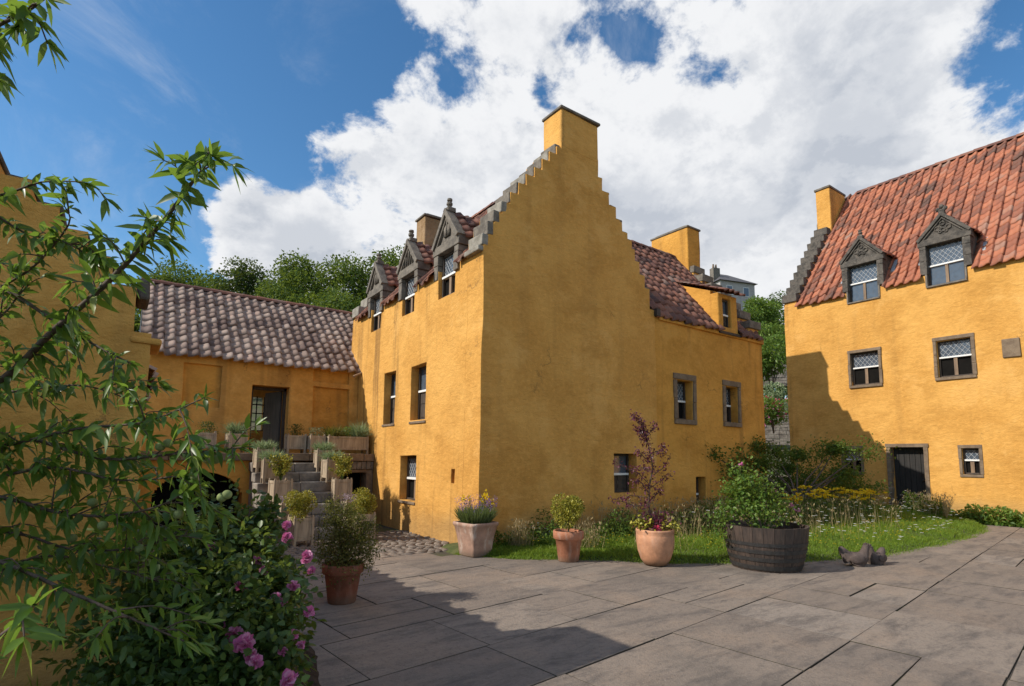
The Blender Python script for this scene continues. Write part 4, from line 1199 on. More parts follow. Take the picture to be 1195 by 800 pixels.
# ================================================================== plants
G1, G2, G3 = (0.022, 0.055, 0.010), (0.05, 0.115, 0.018), (0.10, 0.18, 0.03)
M['leaf_tree'] = mat_leaf('tree_leaf', [(0, (0.026, 0.055, 0.010)), (.5, (0.058, 0.115, 0.018)), (1, (0.12, 0.19, 0.03))], .35, .55, .25)
M['leaf_dark'] = mat_leaf('dark_leaf', [(0, (0.014, 0.03, 0.010)), (.5, (0.03, 0.062, 0.016)), (1, (0.06, 0.11, 0.025))], .28, .5, .3)  # deeper green leaf colours for the dark tree, weed spikes and landing plants
M['leaf_peach'] = mat_leaf('peach_leaf', [(0, (0.038, 0.095, 0.014)), (.5, (0.08, 0.165, 0.023)), (.85, (0.14, 0.24, 0.034)), (1, (0.28, 0.33, 0.06))], .45, .38, .42, (0.30, 0.44, 0.05))
M['leaf_rose'] = mat_leaf('rose_leaf', [(0, (0.028, 0.062, 0.018)), (.6, (0.05, 0.10, 0.026)), (1, (0.10, 0.17, 0.04))], .35, .4, .35)
M['leaf_bright'] = mat_leaf('bright_leaf', [(0, (0.06, 0.13, 0.02)), (.5, (0.11, 0.20, 0.03)), (1, (0.20, 0.28, 0.05))], .4, .45, .35)
M['leaf_gold'] = mat_leaf('golden_leaf', [(0, (0.07, 0.10, 0.015)), (.35, (0.22, 0.22, 0.025)), (.75, (0.42, 0.38, 0.05)), (1, (0.55, 0.50, 0.12))], .3, .45, .35, (.5, .45, .05))
M['leaf_grey'] = mat_leaf('silver_leaf', [(0, (0.15, 0.21, 0.10)), (1, (0.36, 0.43, 0.24))], .3, .7, .2, (.3, .4, .15))
M['weed'] = mat_leaf('weed_leaf', [(0, (0.03, 0.065, 0.012)), (.5, (0.07, 0.14, 0.022)), (1, (0.15, 0.22, 0.04))], .4, .55, .25)
M['leaf_purple'] = mat_leaf('purple_leaf', [(0, (0.05, 0.018, 0.025)), (.5, (0.11, 0.035, 0.05)), (.85, (0.20, 0.07, 0.10)), (1, (0.30, 0.10, 0.15))], .35, .4, .4, (.35, .06, .10))
M['leaf_conifer'] = mat_leaf('bronze_green_leaf', [(0, (0.04, 0.05, 0.012)), (.5, (0.10, 0.10, 0.02)), (1, (0.24, 0.20, 0.05))], .25, .6, .3)
M['grass'] = mat_leaf('grass_blade', [(0, (0.10, 0.19, 0.022)), (.5, (0.18, 0.29, 0.034)), (.85, (0.27, 0.36, 0.055)), (1, (0.40, 0.38, 0.12))], .5, .5, .3, (.35, .45, .04))
M['straw'] = mat_leaf('dry_stalk', [(0, (0.20, 0.19, 0.07)), (.5, (0.36, 0.28, 0.14)), (1, (0.48, 0.38, 0.22))], .3, .7, .2, (.5, .4, .2))
M['p_white'] = mat_leaf('white_petal', [(0, (.75, .75, .70)), (1, (.85, .85, .82))], .3, .6, .2, (.8, .8, .75))
M['p_yellow'] = mat_leaf('yellow_petal', [(0, (.75, .48, .015)), (1, (.85, .65, .03))], .3, .6, .2, (.8, .6, .02))
M['p_pink'] = mat_leaf('pink_petal', [(0, (.42, .07, .22)), (.6, (.66, .20, .42)), (1, (.78, .42, .60))], .35, .6, .2, (.7, .2, .4))
M['p_violet'] = mat_leaf('violet_petal', [(0, (.16, .09, .28)), (1, (.34, .22, .48))], .3, .6, .2, (.3, .2, .5))
M['p_mauve'] = mat_leaf('mauve_petal', [(0, (.30, .24, .28)), (1, (.52, .44, .50))], .3, .7, .2, (.5, .4, .45))
M['p_red'] = mat_leaf('red_petal', [(0, (.5, .03, .08)), (1, (.7, .12, .22))], .3, .5, .3, (.6, .05, .1))
M['fruit'] = mat_plain('green_peach', (0.20, 0.24, 0.09), 0.7, .2, 30, .2, .1)
M['stem'] = mat_plain('green_stem', (0.07, 0.11, 0.03), 0.7, .2, 30, .2, 0)


def in_blobs(blobs, n, rng, shell=0.55):
    """points spread through a set of ellipsoids (c, r), denser near their skins; returns points and outward dirs"""
    w = np.array([r[0] * r[1] + r[1] * r[2] + r[0] * r[2] for _, r in blobs]); k = rng.choice(len(blobs), n, p=w / w.sum())
    d = rand_dirs(n, 0, rng); rad = shell + (1 - shell) * rng.random(n) ** .6
    c = np.array([b[0] for b in blobs])[k]; r = np.array([b[1] for b in blobs])[k]
    return c + d * r * rad[:, None], d

def tree(name, base, height, width, label, group, n=7000, leaf=.26, seed=1, mat=None, cat='tree', nb=15, trunk=.2, crown0=.25, mat_b=None):
    rng = np.random.default_rng(seed); rnd = random.Random(seed); b = Vector(base)
    root = empty(name, b, 0, label, cat, group)
    blobs = []; ends = []
    for i in range(nb):
        f = rnd.random(); z = height * (crown0 + (1 - crown0) * (0.12 + .78 * f))
        prof = math.sin(math.pi * min(1, .22 + .72 * f)) ** .8
        a = rnd.uniform(0, 2 * math.pi); rr = width * .5 * prof * math.sqrt(rnd.random()) * .92
        s = width * rnd.uniform(.07, .17)
        blobs.append((Vector((math.cos(a) * rr, math.sin(a) * rr, z)), (s, s, s * rnd.uniform(.6, .85)))); ends.append(blobs[-1][0])
    P, d = in_blobs([(tuple(c), r) for c, r in blobs], n, rng, .35); P = P + rng.normal(0, width * .012, P.shape)
    d2 = unit(d + rand_dirs(n, 0.2, rng) * .8)
    L = Leaves(); clump = rng.random(len(blobs))
    sz = leaf * rng.uniform(.6, 1.25, n)
    L.add(P, d2, sz, sz * .75, DIAM, .2, None, np.clip(rng.random(n) * .9 + .05, 0, 1), rng)
    cr = L.build('crown', mat or M['leaf_tree'], root)
    t = MB(); top = Vector((rnd.uniform(-.1, .1) * width * .3, 0, height * .72))
    t.tube([(0, 0, -.4), top * .3 + Vector((.05, .03, 0)) * width * .2, top * .65, top], [trunk, trunk * .75, trunk * .5, trunk * .15], 8)
    for e in ends[::2]:
        s0 = top * rnd.uniform(.3, .8); mid = (s0 + e) * .5 + Vector((0, 0, -.04 * height))
        t.tube([s0, mid, e], [trunk * .35, trunk * .22, trunk * .07], 5, False)
    t.build('trunk', M['bark'], root, smooth=True)
    return root

# ---- trees and garden behind the houses
def bt(px, py_top, dist, width, h_extra, label, seed, n=6000, leaf=.3, group='trees behind the low range', name='deciduous_tree', mat=None):
    width *= 1.32; n = int(n * 1.35); top = at(px, py_top, dist); gz = hill_h(top.x, top.y)
    return tree(name, (top.x, top.y, gz - .2), top.z - gz + .2, width, label, group, int(n * 2.2), leaf * .62, seed, mat, 'tree', 60, .28, .04)
G_ = 'trees behind the low range'
bt(205, 306, 52, 9, 0, 'hazy green tree furthest left above the low tiled roof', 31, 5200, .42)
bt(245, 318, 50, 7, 0, 'low green tree between the leftmost tree and the round dark one', 32, 4200, .4)
bt(284, 298, 44, 6.2, 0, 'round dark green tree standing by itself against the cloud', 33, 6000, .34, mat=M['leaf_dark'])
bt(318, 325, 46, 5, 0, 'small tree in the dip of the treeline', 34, 3400, .34)
bt(362, 297, 36, 6.5, 0, 'broad bushy tree left of the stone dormers', 35, 8000, .3)
bt(330, 318, 40, 4.5, 0, 'tree filling the middle of the treeline below the cloud', 39, 5000, .3)
bt(180, 312, 50, 6, 0, 'dark tree close to the near gable at the treeline end', 40, 4000, .38)
bt(408, 292, 33, 5.5, 0, 'tall bushy tree right behind the stone dormers', 36, 8000, .28)
bt(452, 280, 34, 5.5, 0, 'bushy tree whose top shows between dormer and chimney', 37, 7000, .28)
bt(395, 330, 30, 5.0, 0, 'lower tree in front of the bushy pair beside the tiled roof ridge', 38, 6500, .26)

# ---- the gap on the right: terraces, garden walls, shrubs and a grey house on the hill
def gw(px, py, d): p = at(px, py, d); return p
def rubble_wall(px0, px1, pyt, d, h, label, seed):
    a, b = at(px0, pyt, d), at(px1, pyt, d * .985); L = (b - a).length; dv = (b - a) / L; dv.z = 0; nv = Vector((dv.y, -dv.x, 0)).normalized()
    root = empty('garden_wall', (a.x, a.y, a.z - h), 0, label, 'garden wall', 'garden walls on the hillside')
    mb = MB(); rnd = random.Random(seed); z = -h
    while z < 0:
        rh = rnd.uniform(.14, .26); u = -rnd.random() * .3
        while u < L:
            w = rnd.uniform(.2, .5); o = dv * u + Vector((0, 0, z)) + nv * rnd.uniform(-.03, .03)
            mb.obox(o, dv * (w - .02), -nv * .35, Vector((0, 0, min(rh, -z + .05) - .02))); u += w
        z += rh
    mb.build('stones', M['rubble'], root, wobble=.03, wfreq=3)
    cp = MB(); cp.obox(dv * -.2 + nv * .06, dv * (L + .4), -nv * .5, Vector((0, 0, .1))); cp.build('coping', M['stone_pale'], root, wobble=.02)
    return root
def shrub(px, py, d, rx, rz, label, seed, mat, n=1800, leaf=.1, name='garden_shrub', group='shrubs on the garden terraces', flowers=None, tmpl=DIAM, stems=True):
    rng = np.random.default_rng(seed); c = at(px, py, d)
    root = empty(name, (c.x, c.y, c.z - rz), 0, label, 'shrub', group)
    bl = [((rng.uniform(-.5, .5) * rx, rng.uniform(-.5, .5) * rx, rz + rng.uniform(-.3, .5) * rz), (rx * rng.uniform(.4, .65),) * 2 + (rz * rng.uniform(.4, .65),)) for _ in range(7)]
    P, dd = in_blobs(bl, n, rng, .5); L = Leaves(); s = leaf * rng.uniform(.6, 1.3, n)
    L.add(P, unit(dd + rand_dirs(n, .2, rng) * .8), s, s * .6, tmpl, .2, rng=rng); L.build('foliage', mat, root)
    if flowers:
        P, dd = in_blobs(bl, n // 8, rng, .95); L = Leaves(); L.add(P, dd, leaf * .7, leaf * .7, DIAM, 0, rng=rng); L.build('flowers', flowers, root)['kind'] = 'stuff'
    if stems:
        t = MB()
        for b, _ in bl[:5]: t.tube([(0, 0, -.3), (b[0] * .5, b[1] * .5, b[2] * .5), b], [.04, .025, .01], 5)
        t.build('stem', M['bark'], root)
    return root
rubble_wall(860, 918, 493, 26, 2.6, 'pale rubble garden wall low in the gap between the houses', 1)
rubble_wall(860, 920, 446, 33, 1.9, 'dark rubble garden wall halfway up the gap between the houses', 2)
rubble_wall(850, 925, 371, 41, 2.6, 'long grey garden wall high on the hill with green creeper along it', 3)
shrub(902, 480, 27.5, 1.1, .8, 'flowery border shrub above the pale garden wall', 41, M['leaf_bright'], 1600, .14, flowers=M['p_red'])
shrub(890, 487, 27.2, .8, .55, 'low green border shrub with reddish flowers left on the pale garden wall', 42, M['leaf_tree'], 1100, .14, flowers=M['p_pink'])
shrub(903, 462, 29.5, 1.1, .7, 'grey-green shrub at the foot of the dark garden wall', 43, M['leaf_grey'], 1200, .14)
shrub(900, 417, 34.5, 1.6, 1.7, 'bright green shrub filling the gap beneath the high garden wall', 44, M['leaf_bright'], 2600, .2)
shrub(885, 432, 35, 1.5, 1.3, 'dark shrub tucked against the corner of the east wing', 45, M['leaf_tree'], 1800, .2)
shrub(897, 386, 40.2, 2.4, .5, 'yellow-green creeper hanging on the high garden wall', 46, M['leaf_bright'], 2000, .18, 'wall_creeper')
bt(884, 338, 50, 5.5, 0, 'leafy tree in the gap below the grey house on the hill', 47, 5200, .34, 'hillside trees in the gap', mat=M['leaf_bright'])
bt(906, 331, 52, 5.0, 0, 'darker tree beside the crow steps of the right-hand house', 48, 4800, .34, 'hillside trees in the gap')
bt(868, 352, 48, 4.5, 0, 'low bush-like tree behind the east wing roof end', 49, 3800, .32, 'hillside trees in the gap')

def hill_house():
    c = at(861, 339, 75); root = empty('hillside_house', (c.x, c.y, c.z - 4), 0, 'pale grey house with a slate hipped roof and a chimney up on the hill', 'house')
    ax = math.atan2(RT.y, RT.x) + R(18)
    U = Vector((math.cos(ax), math.sin(ax), 0)); V = Vector((-U.y, U.x, 0)); Z = Vector((0, 0, 1)); w, dpt, h = 5.8, 5.5, 5.2
    P = lambda u, v, z: U * u + V * v + Z * z
    wl = MB(); wl.obox(P(-w / 2, 0, 0), U * w, V * dpt, Z * h); wl.build('wall', mat_plain('grey_render', (.40, .37, .35), .9, .12, 2), root)
    e = .35; rf = MB(); A = [P(-w / 2 - e, -e, h), P(w / 2 + e, -e, h), P(w / 2 + e, dpt + e, h), P(-w / 2 - e, dpt + e, h)]; r0, r1 = P(-w * .12, dpt / 2, h + 2.0), P(w * .12, dpt / 2, h + 2.0)
    for f in ((A[0], A[1], r1, r0), (A[1], A[2], r1), (A[2], A[3], r0, r1), (A[3], A[0], r0), (A[3], A[2], A[1], A[0])): rf.poly(f)
    rf.build('roof', mat_plain('slate', (.10, .095, .10), .7, .2, 3), root)
    ch = MB(); ch.obox(P(-w / 2 - .1, 1.2, h - .5), U * 1.1, V * .8, Z * 2.7); ch.build('chimney', M['stone'], root)
    for k in range(2): MB().lathe([(.14, 0), (.16, .1), (.11, .55), (.13, .6)], 8, tuple(P(.2 - w / 2 + k * .45, 1.6, h + 2.2))).build('chimney_pot', M['stone_brown'], root)
    for u in (-1.9, 0.9):
        for z in (.9, 3.3):
            f = MB(); f.obox(P(u, -.04, z), U * 1.0, V * .06, Z * 1.3); f = f.build('window', M['white'], root)
            g = MB(); g.obox(P(u + .08, -.06, z + .08), U * .84, V * .03, Z * 1.14); g.build('pane', M['glass'], f)
hill_house()

# ---- lawn grass: blades on the turf (one mass)
def build_grass():
    rng = np.random.default_rng(3)
    n = 95000
    x = 4.25 + rng.random(n) * 13.1; y = np.empty(n)
    lo = np.interp(x, LE[1:17, 0], LE[1:17, 1])
    hi = np.where(x < 13.5, 7.4, np.minimum(7.9, lo + 4.2))
    f = rng.random(n) ** 1.2
    y = lo - .05 * rng.random(n) ** 2 + f * (hi - lo)
    keep = ~((x > 16.6) & (y > lo + 1.6)); x, y, lo = x[keep], y[keep], lo[keep]; n = len(x)
    z = np.array([lawn_h(a, b) for a, b in zip(x, y)])
    tuft = np.array([mnoise.noise(Vector((a * 1.3, b * 1.3, 3))) for a, b in zip(x, y)])
    back = np.clip((y - lo - .55) / 1.0, 0, 1)
    h = (0.075 + .06 * tuft + .12 * back * rng.random(n)) * rng.uniform(.6, 1.4, n) * np.where(x > 9, 1.15, 1)
    h = np.maximum(h, .03)
    lean = rng.normal(0, .32, (n, 2)); d = np.stack([lean[:, 0], lean[:, 1], np.ones(n)], 1)
    nr = rng.normal(size=(n, 3)); nr[:, 2] = 0
    L = Leaves()
    L.add(np.stack([x, y, z - .008], 1), d, h, rng.uniform(.006, .013, n), BLADE, .35, nr, np.clip(rng.random(n) * .75 + .25 * tuft + .12 * back, 0, 1), rng)
    o = L.build('grass', M['grass'], None); tag(o, 'mown and tussocky green grass of the small lawn', 'grass', None, 'stuff')
    # tall dry meadow grass and stalks against the walls
    n = 7800; x = 4.9 + rng.random(n) ** .9 * 12.5; lo = np.interp(x, LE[1:17, 0], LE[1:17, 1])
    hi = np.where(x < 13.4, 7.36, 7.6 + 1.2 * rng.random(n)); hi = np.where(x > 16, np.minimum(hi, 5.3), hi)
    y = np.maximum(lo + .75, hi - np.abs(rng.normal(0, 1.05, n)) - .05)
    keep = (y < hi) & ~((x > 16.7) & (y < 4.8)) & (np.array([mnoise.noise(Vector((a * 1.5, b * 1.5, 21))) for a, b in zip(x, y)]) > -.12 + .25 * rng.random(n) - .25 * (x > 9) + .22 * (x < 7.5)); x, y = x[keep], y[keep]; n = len(x)
    z = np.array([lawn_h(a, b) for a, b in zip(x, y)]); z = np.where((x > 13.4) & (y > 7.9), .14, z)
    h = rng.uniform(.18, .66, n) * np.where(x < 7, .75, 1.1)
    d = np.stack([rng.normal(0, .16, n), rng.normal(0, .16, n), np.ones(n)], 1); nr = rng.normal(size=(n, 3)); nr[:, 2] = 0
    L = Leaves(); L.add(np.stack([x, y, z], 1), d, h, .006, BLADE, .12, nr, rng.random(n), rng)
    tip = np.stack([x, y, z], 1) + unit(d) * h[:, None] * .9; tip[:, 2] -= .10 * h
    k = rng.random(n) < .6; m = k.sum()
    for q in range(3):
        L.add(tip[k] + rng.normal(0, .015, (m, 3)), unit(d[k] + rng.normal(0, .4, (m, 3))), rng.uniform(.04, .09, m), .014, DIAM, .1, None, rng.random(m) * .6 + .4, rng)
    o = L.build('meadow_grass', M['straw'], None); tag(o, 'tall dry seeding grass along the foot of the house walls', 'grass', None, 'stuff')
    # green weeds between the stalks
    n = 36000; x = 4.9 + rng.random(n) ** .8 * 12.5; lo = np.interp(x, LE[1:17, 0], LE[1:17, 1])
    hi = np.where(x < 13.4, 7.36, 8.2); hi = np.where(x > 16, np.minimum(hi, 5.5), hi)
    y = np.maximum(lo + .85, hi - np.abs(rng.normal(0, .55, n)) - .03); keep = (y < hi) & ~((x > 16.7) & (y < 4.8)); x, y = x[keep], y[keep]; n = len(x)
    z = np.array([lawn_h(a, b) for a, b in zip(x, y)]); z = np.where((x > 13.4) & (y > 7.9), .14, z)
    cl = np.array([mnoise.noise(Vector((a * 1.1, b * 1.1, 9))) for a, b in zip(x, y)])
    z = z + rng.random(n) * np.clip(.26 + .5 * cl + .12 * (x > 9), .05, .8)
    L = Leaves(); s = rng.uniform(.03, .075, n); L.add(np.stack([x, y, z], 1), rand_dirs(n, .7, rng), s, s * .5, DIAM, .2, None, rng.random(n), rng)
    o = L.build('weeds', M['weed'], None); tag(o, 'mixed green weeds growing under the seeding grass', 'weeds', None, 'stuff')
    # rank growth along the right-hand house
    n = 6000; x = 17.02 + rng.random(n) * .45; y = .3 + rng.random(n) * 5.3; cl = np.array([mnoise.noise(Vector((0, b * 1.6, 4))) for b in y])
    z = rng.random(n) ** 1.6 * np.clip(.42 + .95 * cl, .08, 1.0); L = Leaves(); s = rng.uniform(.05, .12, n)
    L.add(np.stack([x, y, z], 1), rand_dirs(n, .5, rng), s, s * .6, DIAM, .2, None, rng.random(n), rng)
    o = L.build('undergrowth', M['leaf_bright'], None); tag(o, 'leafy weeds crowding the foot of the right-hand house', 'undergrowth', None, 'stuff')
    # daisies and other white heads, yellow buttercups: too many to count
    n = 220; x = 8.0 + rng.random(n) * 9.5; lo = np.interp(x, LE[1:17, 0], LE[1:17, 1]); y = lo + .35 + np.abs(rng.normal(.7, .6, n)); y = np.minimum(y, np.where(x < 13.4, 7.3, 8.4))
    z = np.array([lawn_h(a, b) for a, b in zip(x, y)]) + rng.uniform(.12, .55, n) * np.clip((y - lo) / 1.2, .25, 1)
    L = Leaves()
    for q in range(7):
        a = q * 2 * math.pi / 7; L.add(np.stack([x, y, z], 1), np.tile((math.cos(a), math.sin(a), .15), (n, 1)), rng.uniform(.022, .04, n), .022, DIAM, .15, np.tile((0, 0, 1.0), (n, 1)), None, rng)
    o = L.build('daisies', M['p_white'], None); tag(o, 'white daisies and yarrow dotted through the long grass', 'wild flowers', None, 'stuff')
    n = 420; x = 5.0 + rng.random(n) * 9; lo = np.interp(x, LE[1:17, 0], LE[1:17, 1]); y = lo + .25 + rng.random(n) * 1.2
    y = np.minimum(y, 7.3); z = np.array([lawn_h(a, b) for a, b in zip(x, y)]) + rng.uniform(.08, .22, n)
    L = Leaves()
    for q in range(4):
        a = q * math.pi / 2; L.add(np.stack([x, y, z], 1), np.tile((math.cos(a), math.sin(a), .3), (n, 1)), .014, .014, DIAM, 0, np.tile((0, 0, 1.0), (n, 1)), None, rng)
    o = L.build('buttercups', M['p_yellow'], None); tag(o, 'tiny yellow buttercups sprinkled over the lawn', 'wild flowers', None, 'stuff')
build_grass()

def flower_clump(name, base, r, h, label, fm, lm, seed, nst=26, group='flower clumps before the house walls', fs=.035, leafn=500, leaf=.06):
    rng = np.random.default_rng(seed); root = empty(name, base, 0, label, 'flowers', group)
    L = Leaves(); P = np.stack([rng.normal(0, r * .5, leafn), rng.normal(0, r * .5, leafn), rng.random(leafn) * h * .75], 1)
    s = leaf * rng.uniform(.6, 1.3, leafn); L.add(P, rand_dirs(leafn, .6, rng), s, s * .45, DIAM, .25, rng=rng); L.build('foliage', lm, root)
    st = MB()
    for i in range(nst):
        F = Leaves()
        b = Vector((rng.normal(0, r * .35), rng.normal(0, r * .35), 0)); t = b * 1.5 + Vector((0, 0, h * rng.uniform(.75, 1.1)))
        st.tube([b, (b + t) * .5, t], .004, 4, False)
        for q in range(8):
            a = q * math.pi / 4; F.add([t + Vector((rng.normal(0, fs * .2), rng.normal(0, fs * .2), rng.normal(0, fs * .15)))], [(math.cos(a), math.sin(a), .4)], fs, fs * .7, DIAM, 0, rng=rng)
        F.build('flower_head', fm, root)
    st.build('stem', M['stem'], root)
    return root
for i, (px, py, d, r, h, lab) in enumerate((
        (925, 617, 11.3, .26, .60, 'yellow flower clump nearest the barrel tub in the long grass'),
        (945, 617, 11.5, .26, .74, 'yellow flower clump below the dark apple tree'),
        (962, 616, 11.6, .24, .70, 'yellow flower clump in the middle of the long grass row'),
        (987, 614, 12.2, .42, .68, 'broad mass of yellow flowers right of the dark apple tree'),
        (1008, 613, 12.6, .42, .62, 'yellow flower clump nearest the dark doorway'),)):
    b = at(px, py, d); flower_clump('yellow_flowers', (b.x, b.y, .12), r, h, lab, M['p_yellow'], M['leaf_bright'], 60 + i, 18 if i < 3 else 36, 'yellow flowers in the long grass', .06)
for i, (px, py, d, r, h, lab) in enumerate(((612, 618, 9.3, .25, .28, 'white-flowered clump at the foot of the gable'), (632, 622, 9.2, .25, .24, 'small silver-white clump right of the white-flowered one at the gable foot'), (1096, 602, 16.6, .35, .55, 'white-flowered weeds beside the dark doorway'))):
    b = at(px, py, d); flower_clump('white_flowers', (b.x, b.y, .08), r, h, lab, M['p_white'], M['leaf_grey'], 70 + i, 18, 'white flowers at the wall foot', .022, 400, .05)
for i, (px, d, h, lab) in enumerate(((654, 9.6, .98, 'tall thin dark spike of a weed against the gable'), (634, 9.5, .55, 'short dark weed spike left of the tall one at the gable'), (621, 9.5, .50, 'dark weed spike furthest left at the gable foot'))):
    b = at(px, 615, d); r_ = empty('weed_spike', (b.x, b.y, .08), 0, lab, 'weed', 'dark weed spikes at the gable')
    MB().tube([(0, 0, 0), (.01, .01, h * .5), (.02, 0, h)], [.008, .012, .006], 5).build('stalk', M['leaf_dark'], r_)
    rng = np.random.default_rng(i); L = Leaves(); n = 90; z = rng.random(n) * h; L.add(np.stack([z * 0, z * 0, z], 1), rand_dirs(n, 1.0, rng), .05, .012, DIAM, .1, rng=rng); L.build('leaves', M['leaf_dark'], r_)

# ---- the dark spreading apple tree before the gap
def apple():
    root = empty('apple_tree', (12.6, 6.35, .1), 0, 'low spreading dark apple tree between the east wing and the right-hand house', 'tree')
    rng = np.random.default_rng(90); rnd = random.Random(90)
    base = Vector((12.6, 6.35, .1)); tips = []
    spots = [(826, 530), (822, 555), (850, 530), (862, 548), (878, 520), (890, 540), (905, 528), (918, 545), (930, 530), (925, 562), (948, 555), (968, 528), (975, 522), (985, 552), (968, 570), (1012, 522), (1008, 530), (990, 566), (1020, 568), (1004, 570), (900, 565), (870, 570), (940, 575), (845, 548), (915, 575), (885, 560), (930, 590), (955, 588), (905, 592), (880, 585), (945, 598), (915, 600)]
    br = MB(); br.tube([(0, 0, -.2), (.02, 0, .25), (.05, .02, .5)], [.09, .075, .06], 8)
    L = Leaves()
    for (px, py) in spots:
        d = 13.3 + rnd.uniform(-.6, .6) + (px - 920) * .004
        t = at(px, py, d) - base; f = .35 + rnd.uniform(-.1, .15)
        mid = Vector((t.x * f, t.y * f, .45 + t.z * .3))
        br.tube([(.04, .02, .42), mid, (mid + t) * .5 + Vector((0, 0, -.03)), t], [.030, .018, .012, .004], 6, False)
        n = 620 if px < 1000 else 170
        r = rng.uniform(.13, .27); P = np.array(t) + rng.normal(0, 1, (n, 3)) * (r, r, r * .6)
        s = rng.uniform(.05, .09, n); L.add(P, unit(rng.normal(size=(n, 3)) + (0, 0, -.1)), s, s * .6, DIAM, .2, None, rng.random(n) * (1 if px < 1000 else .3) + (0 if px < 1000 else .7), rng)  # right-hand sprig coloured paler to stand for sunlight on it
    br.build('trunk', M['bark'], root, smooth=True); L.build('crown', M['leaf_tree'], root)
apple()


# ================================================================== pots along the lawn edge
def clay_pot(name, loc, prof, mat, label, group, sides=40, square=0.0, rz=0.0, soil_r=None, soil_z=None, cat='flower pot'):
    """prof: outside profile from the foot up; the wall turns over the rim and goes down inside"""
    root = empty(name, loc, rz, label, cat, group)
    R0, Z0 = prof[-1]; wall = .022
    full = [(0.0, .0)] + prof + [(R0 - wall, Z0), (R0 - wall * 1.3, Z0 - .07)]
    MB().lathe(full, sides, (0, 0, 0), .012, 0, square).build('body', mat, root, smooth=True)
    sr = soil_r or R0 - wall * 1.1; sz = soil_z or Z0 - .045
    MB().lathe([(sr, sz - .02), (sr * .98, sz), (sr * .5, sz + .015), (0, sz + .02)], 24, (0, 0, 0), 0.05, 0, square).build('soil', M['soil'], root, smooth=True)
    return root
def flat_edges(o):
    m = o.modifiers.new('edges', 'EDGE_SPLIT'); m.split_angle = R(35); return o
PG = 'clay pots along the edge of the lawn'

def lavender():
    loc = (4.48, 7.18, 0)
    p = clay_pot('clay_pot', loc, [(.185, 0), (.19, .02), (.20, .15), (.225, .32), (.25, .43), (.265, .45), (.272, .475), (.265, .50)], M['pot_worn'], 'square whitish clay pot with flared rim at the corner of the tall gable', PG, 48, .75, R(8))
    rng = np.random.default_rng(100); r = empty('lavender_plant', (loc[0], loc[1], .46), 0, 'lavender bush with yellow flower spikes in the square whitish pot', 'plant', 'plants growing in the pots')
    n = 1500; a = rng.random(n) * 2 * math.pi; rr = np.sqrt(rng.random(n)) * .22; P = np.stack([rr * np.cos(a), rr * np.sin(a), rng.random(n) * .05], 1)
    d = np.stack([P[:, 0] * 2.6 + rng.normal(0, .15, n), P[:, 1] * 2.6 + rng.normal(0, .15, n), np.full(n, .9)], 1)
    h = rng.uniform(.16, .34, n); L = Leaves(); L.add(P, d, h, .009, BLADE, .05, rng.normal(size=(n, 3)), rng.random(n), rng)
    L.build('foliage', mat_leaf('lavender_leaf', [(0, (.06, .10, .035)), (.6, (.12, .17, .07)), (1, (.2, .24, .12))], .3, .6, .2), r)
    F = Leaves(); k = rng.choice(n, 150); tip = P[k] + unit(d[k]) * h[k][:, None] + (0, 0, .05)
    for q in range(6): F.add(tip + rng.normal(0, .008, tip.shape) + np.array((0, 0, q * .012)), rand_dirs(150, .2, rng), .018, .012, DIAM, 0, rng=rng)
    F.build('flowers', M['p_violet'], r)['kind'] = 'stuff'
    st = MB(); LL = Leaves()
    for (px, pz) in ((-.19, .33), (-.10, .32), (.13, .38), (.15, .34), (.21, .28), (.25, .30), (.19, .22), (.10, .30)):
        w = Vector((RT.x, RT.y, 0)).normalized(); t = w * px + Vector((0, 0, pz)); b = w * px * .35
        st.tube([b, (b + t) * .5, t], .005, 5)
        t = t + Vector((0, 0, .05))
        Y = Leaves()
        for q in range(22): Y.add([t + Vector((rng.normal(0, .014), rng.normal(0, .014), rng.normal(0, .026)))], rand_dirs(1, .3, rng), .040, .034, DIAM, 0, rng=rng)
        Y.build('yellow_flower', M['p_yellow'], r)
        pts = np.array([b + (t - b) * k for k in rng.random(26)]); LL.add(pts, rand_dirs(26, .4, rng), .05, .014, DIAM, .2, rng=rng)
    st.build('stem', M['stem'], r); LL.build('stem_leaves', M['leaf_bright'], r)
lavender()

def ball_plant(name, c, r, label, mat, seed, trunk_z, group, n=1500, leaf=.035, cat='plant', squash=1.0, smat='bark'):
    rng = np.random.default_rng(seed); root = empty(name, (c[0], c[1], trunk_z), 0, label, cat, group)
    z = c[2] - trunk_z
    bl = [((rng.normal(0, r * .4), rng.normal(0, r * .4), z + rng.normal(0, r * .38)), (r * .52,) * 3) for _ in range(12)]
    P, d = in_blobs(bl, n, rng, .55); s = leaf * rng.uniform(.6, 1.3, n); L = Leaves(); L.add(P, unit(d + rand_dirs(n, .3, rng) * .7), s, s * .6, DIAM, .1, None, rng.random(n), rng)
    L.build('foliage', mat, root)
    t = MB(); t.tube([(0, 0, -.05), (.008, .004, z * .5), (0, 0, z)], [.014, .011, .008], 6)
    for b, _ in bl[:6]: t.tube([(0, 0, z * .6), b], [.007, .003], 4, False)
    t.build('stem', M[smat], root); return root
def pot2():
    loc = (5.38, 6.06, 0)
    clay_pot('clay_pot', loc, [(.145, 0), (.15, .015), (.19, .31), (.205, .315), (.222, .325), (.225, .42), (.215, .435)], M['terracotta'], 'plain rimmed terracotta pot with whitish bloom holding a little clipped bush', PG)
    ball_plant('clipped_bush', (loc[0], loc[1], .70), .235, 'small round clipped bush with yellow-edged leaves in the rimmed terracotta pot', M['leaf_gold'], 101, .40, 'plants growing in the pots', 3800, .036)
pot2()

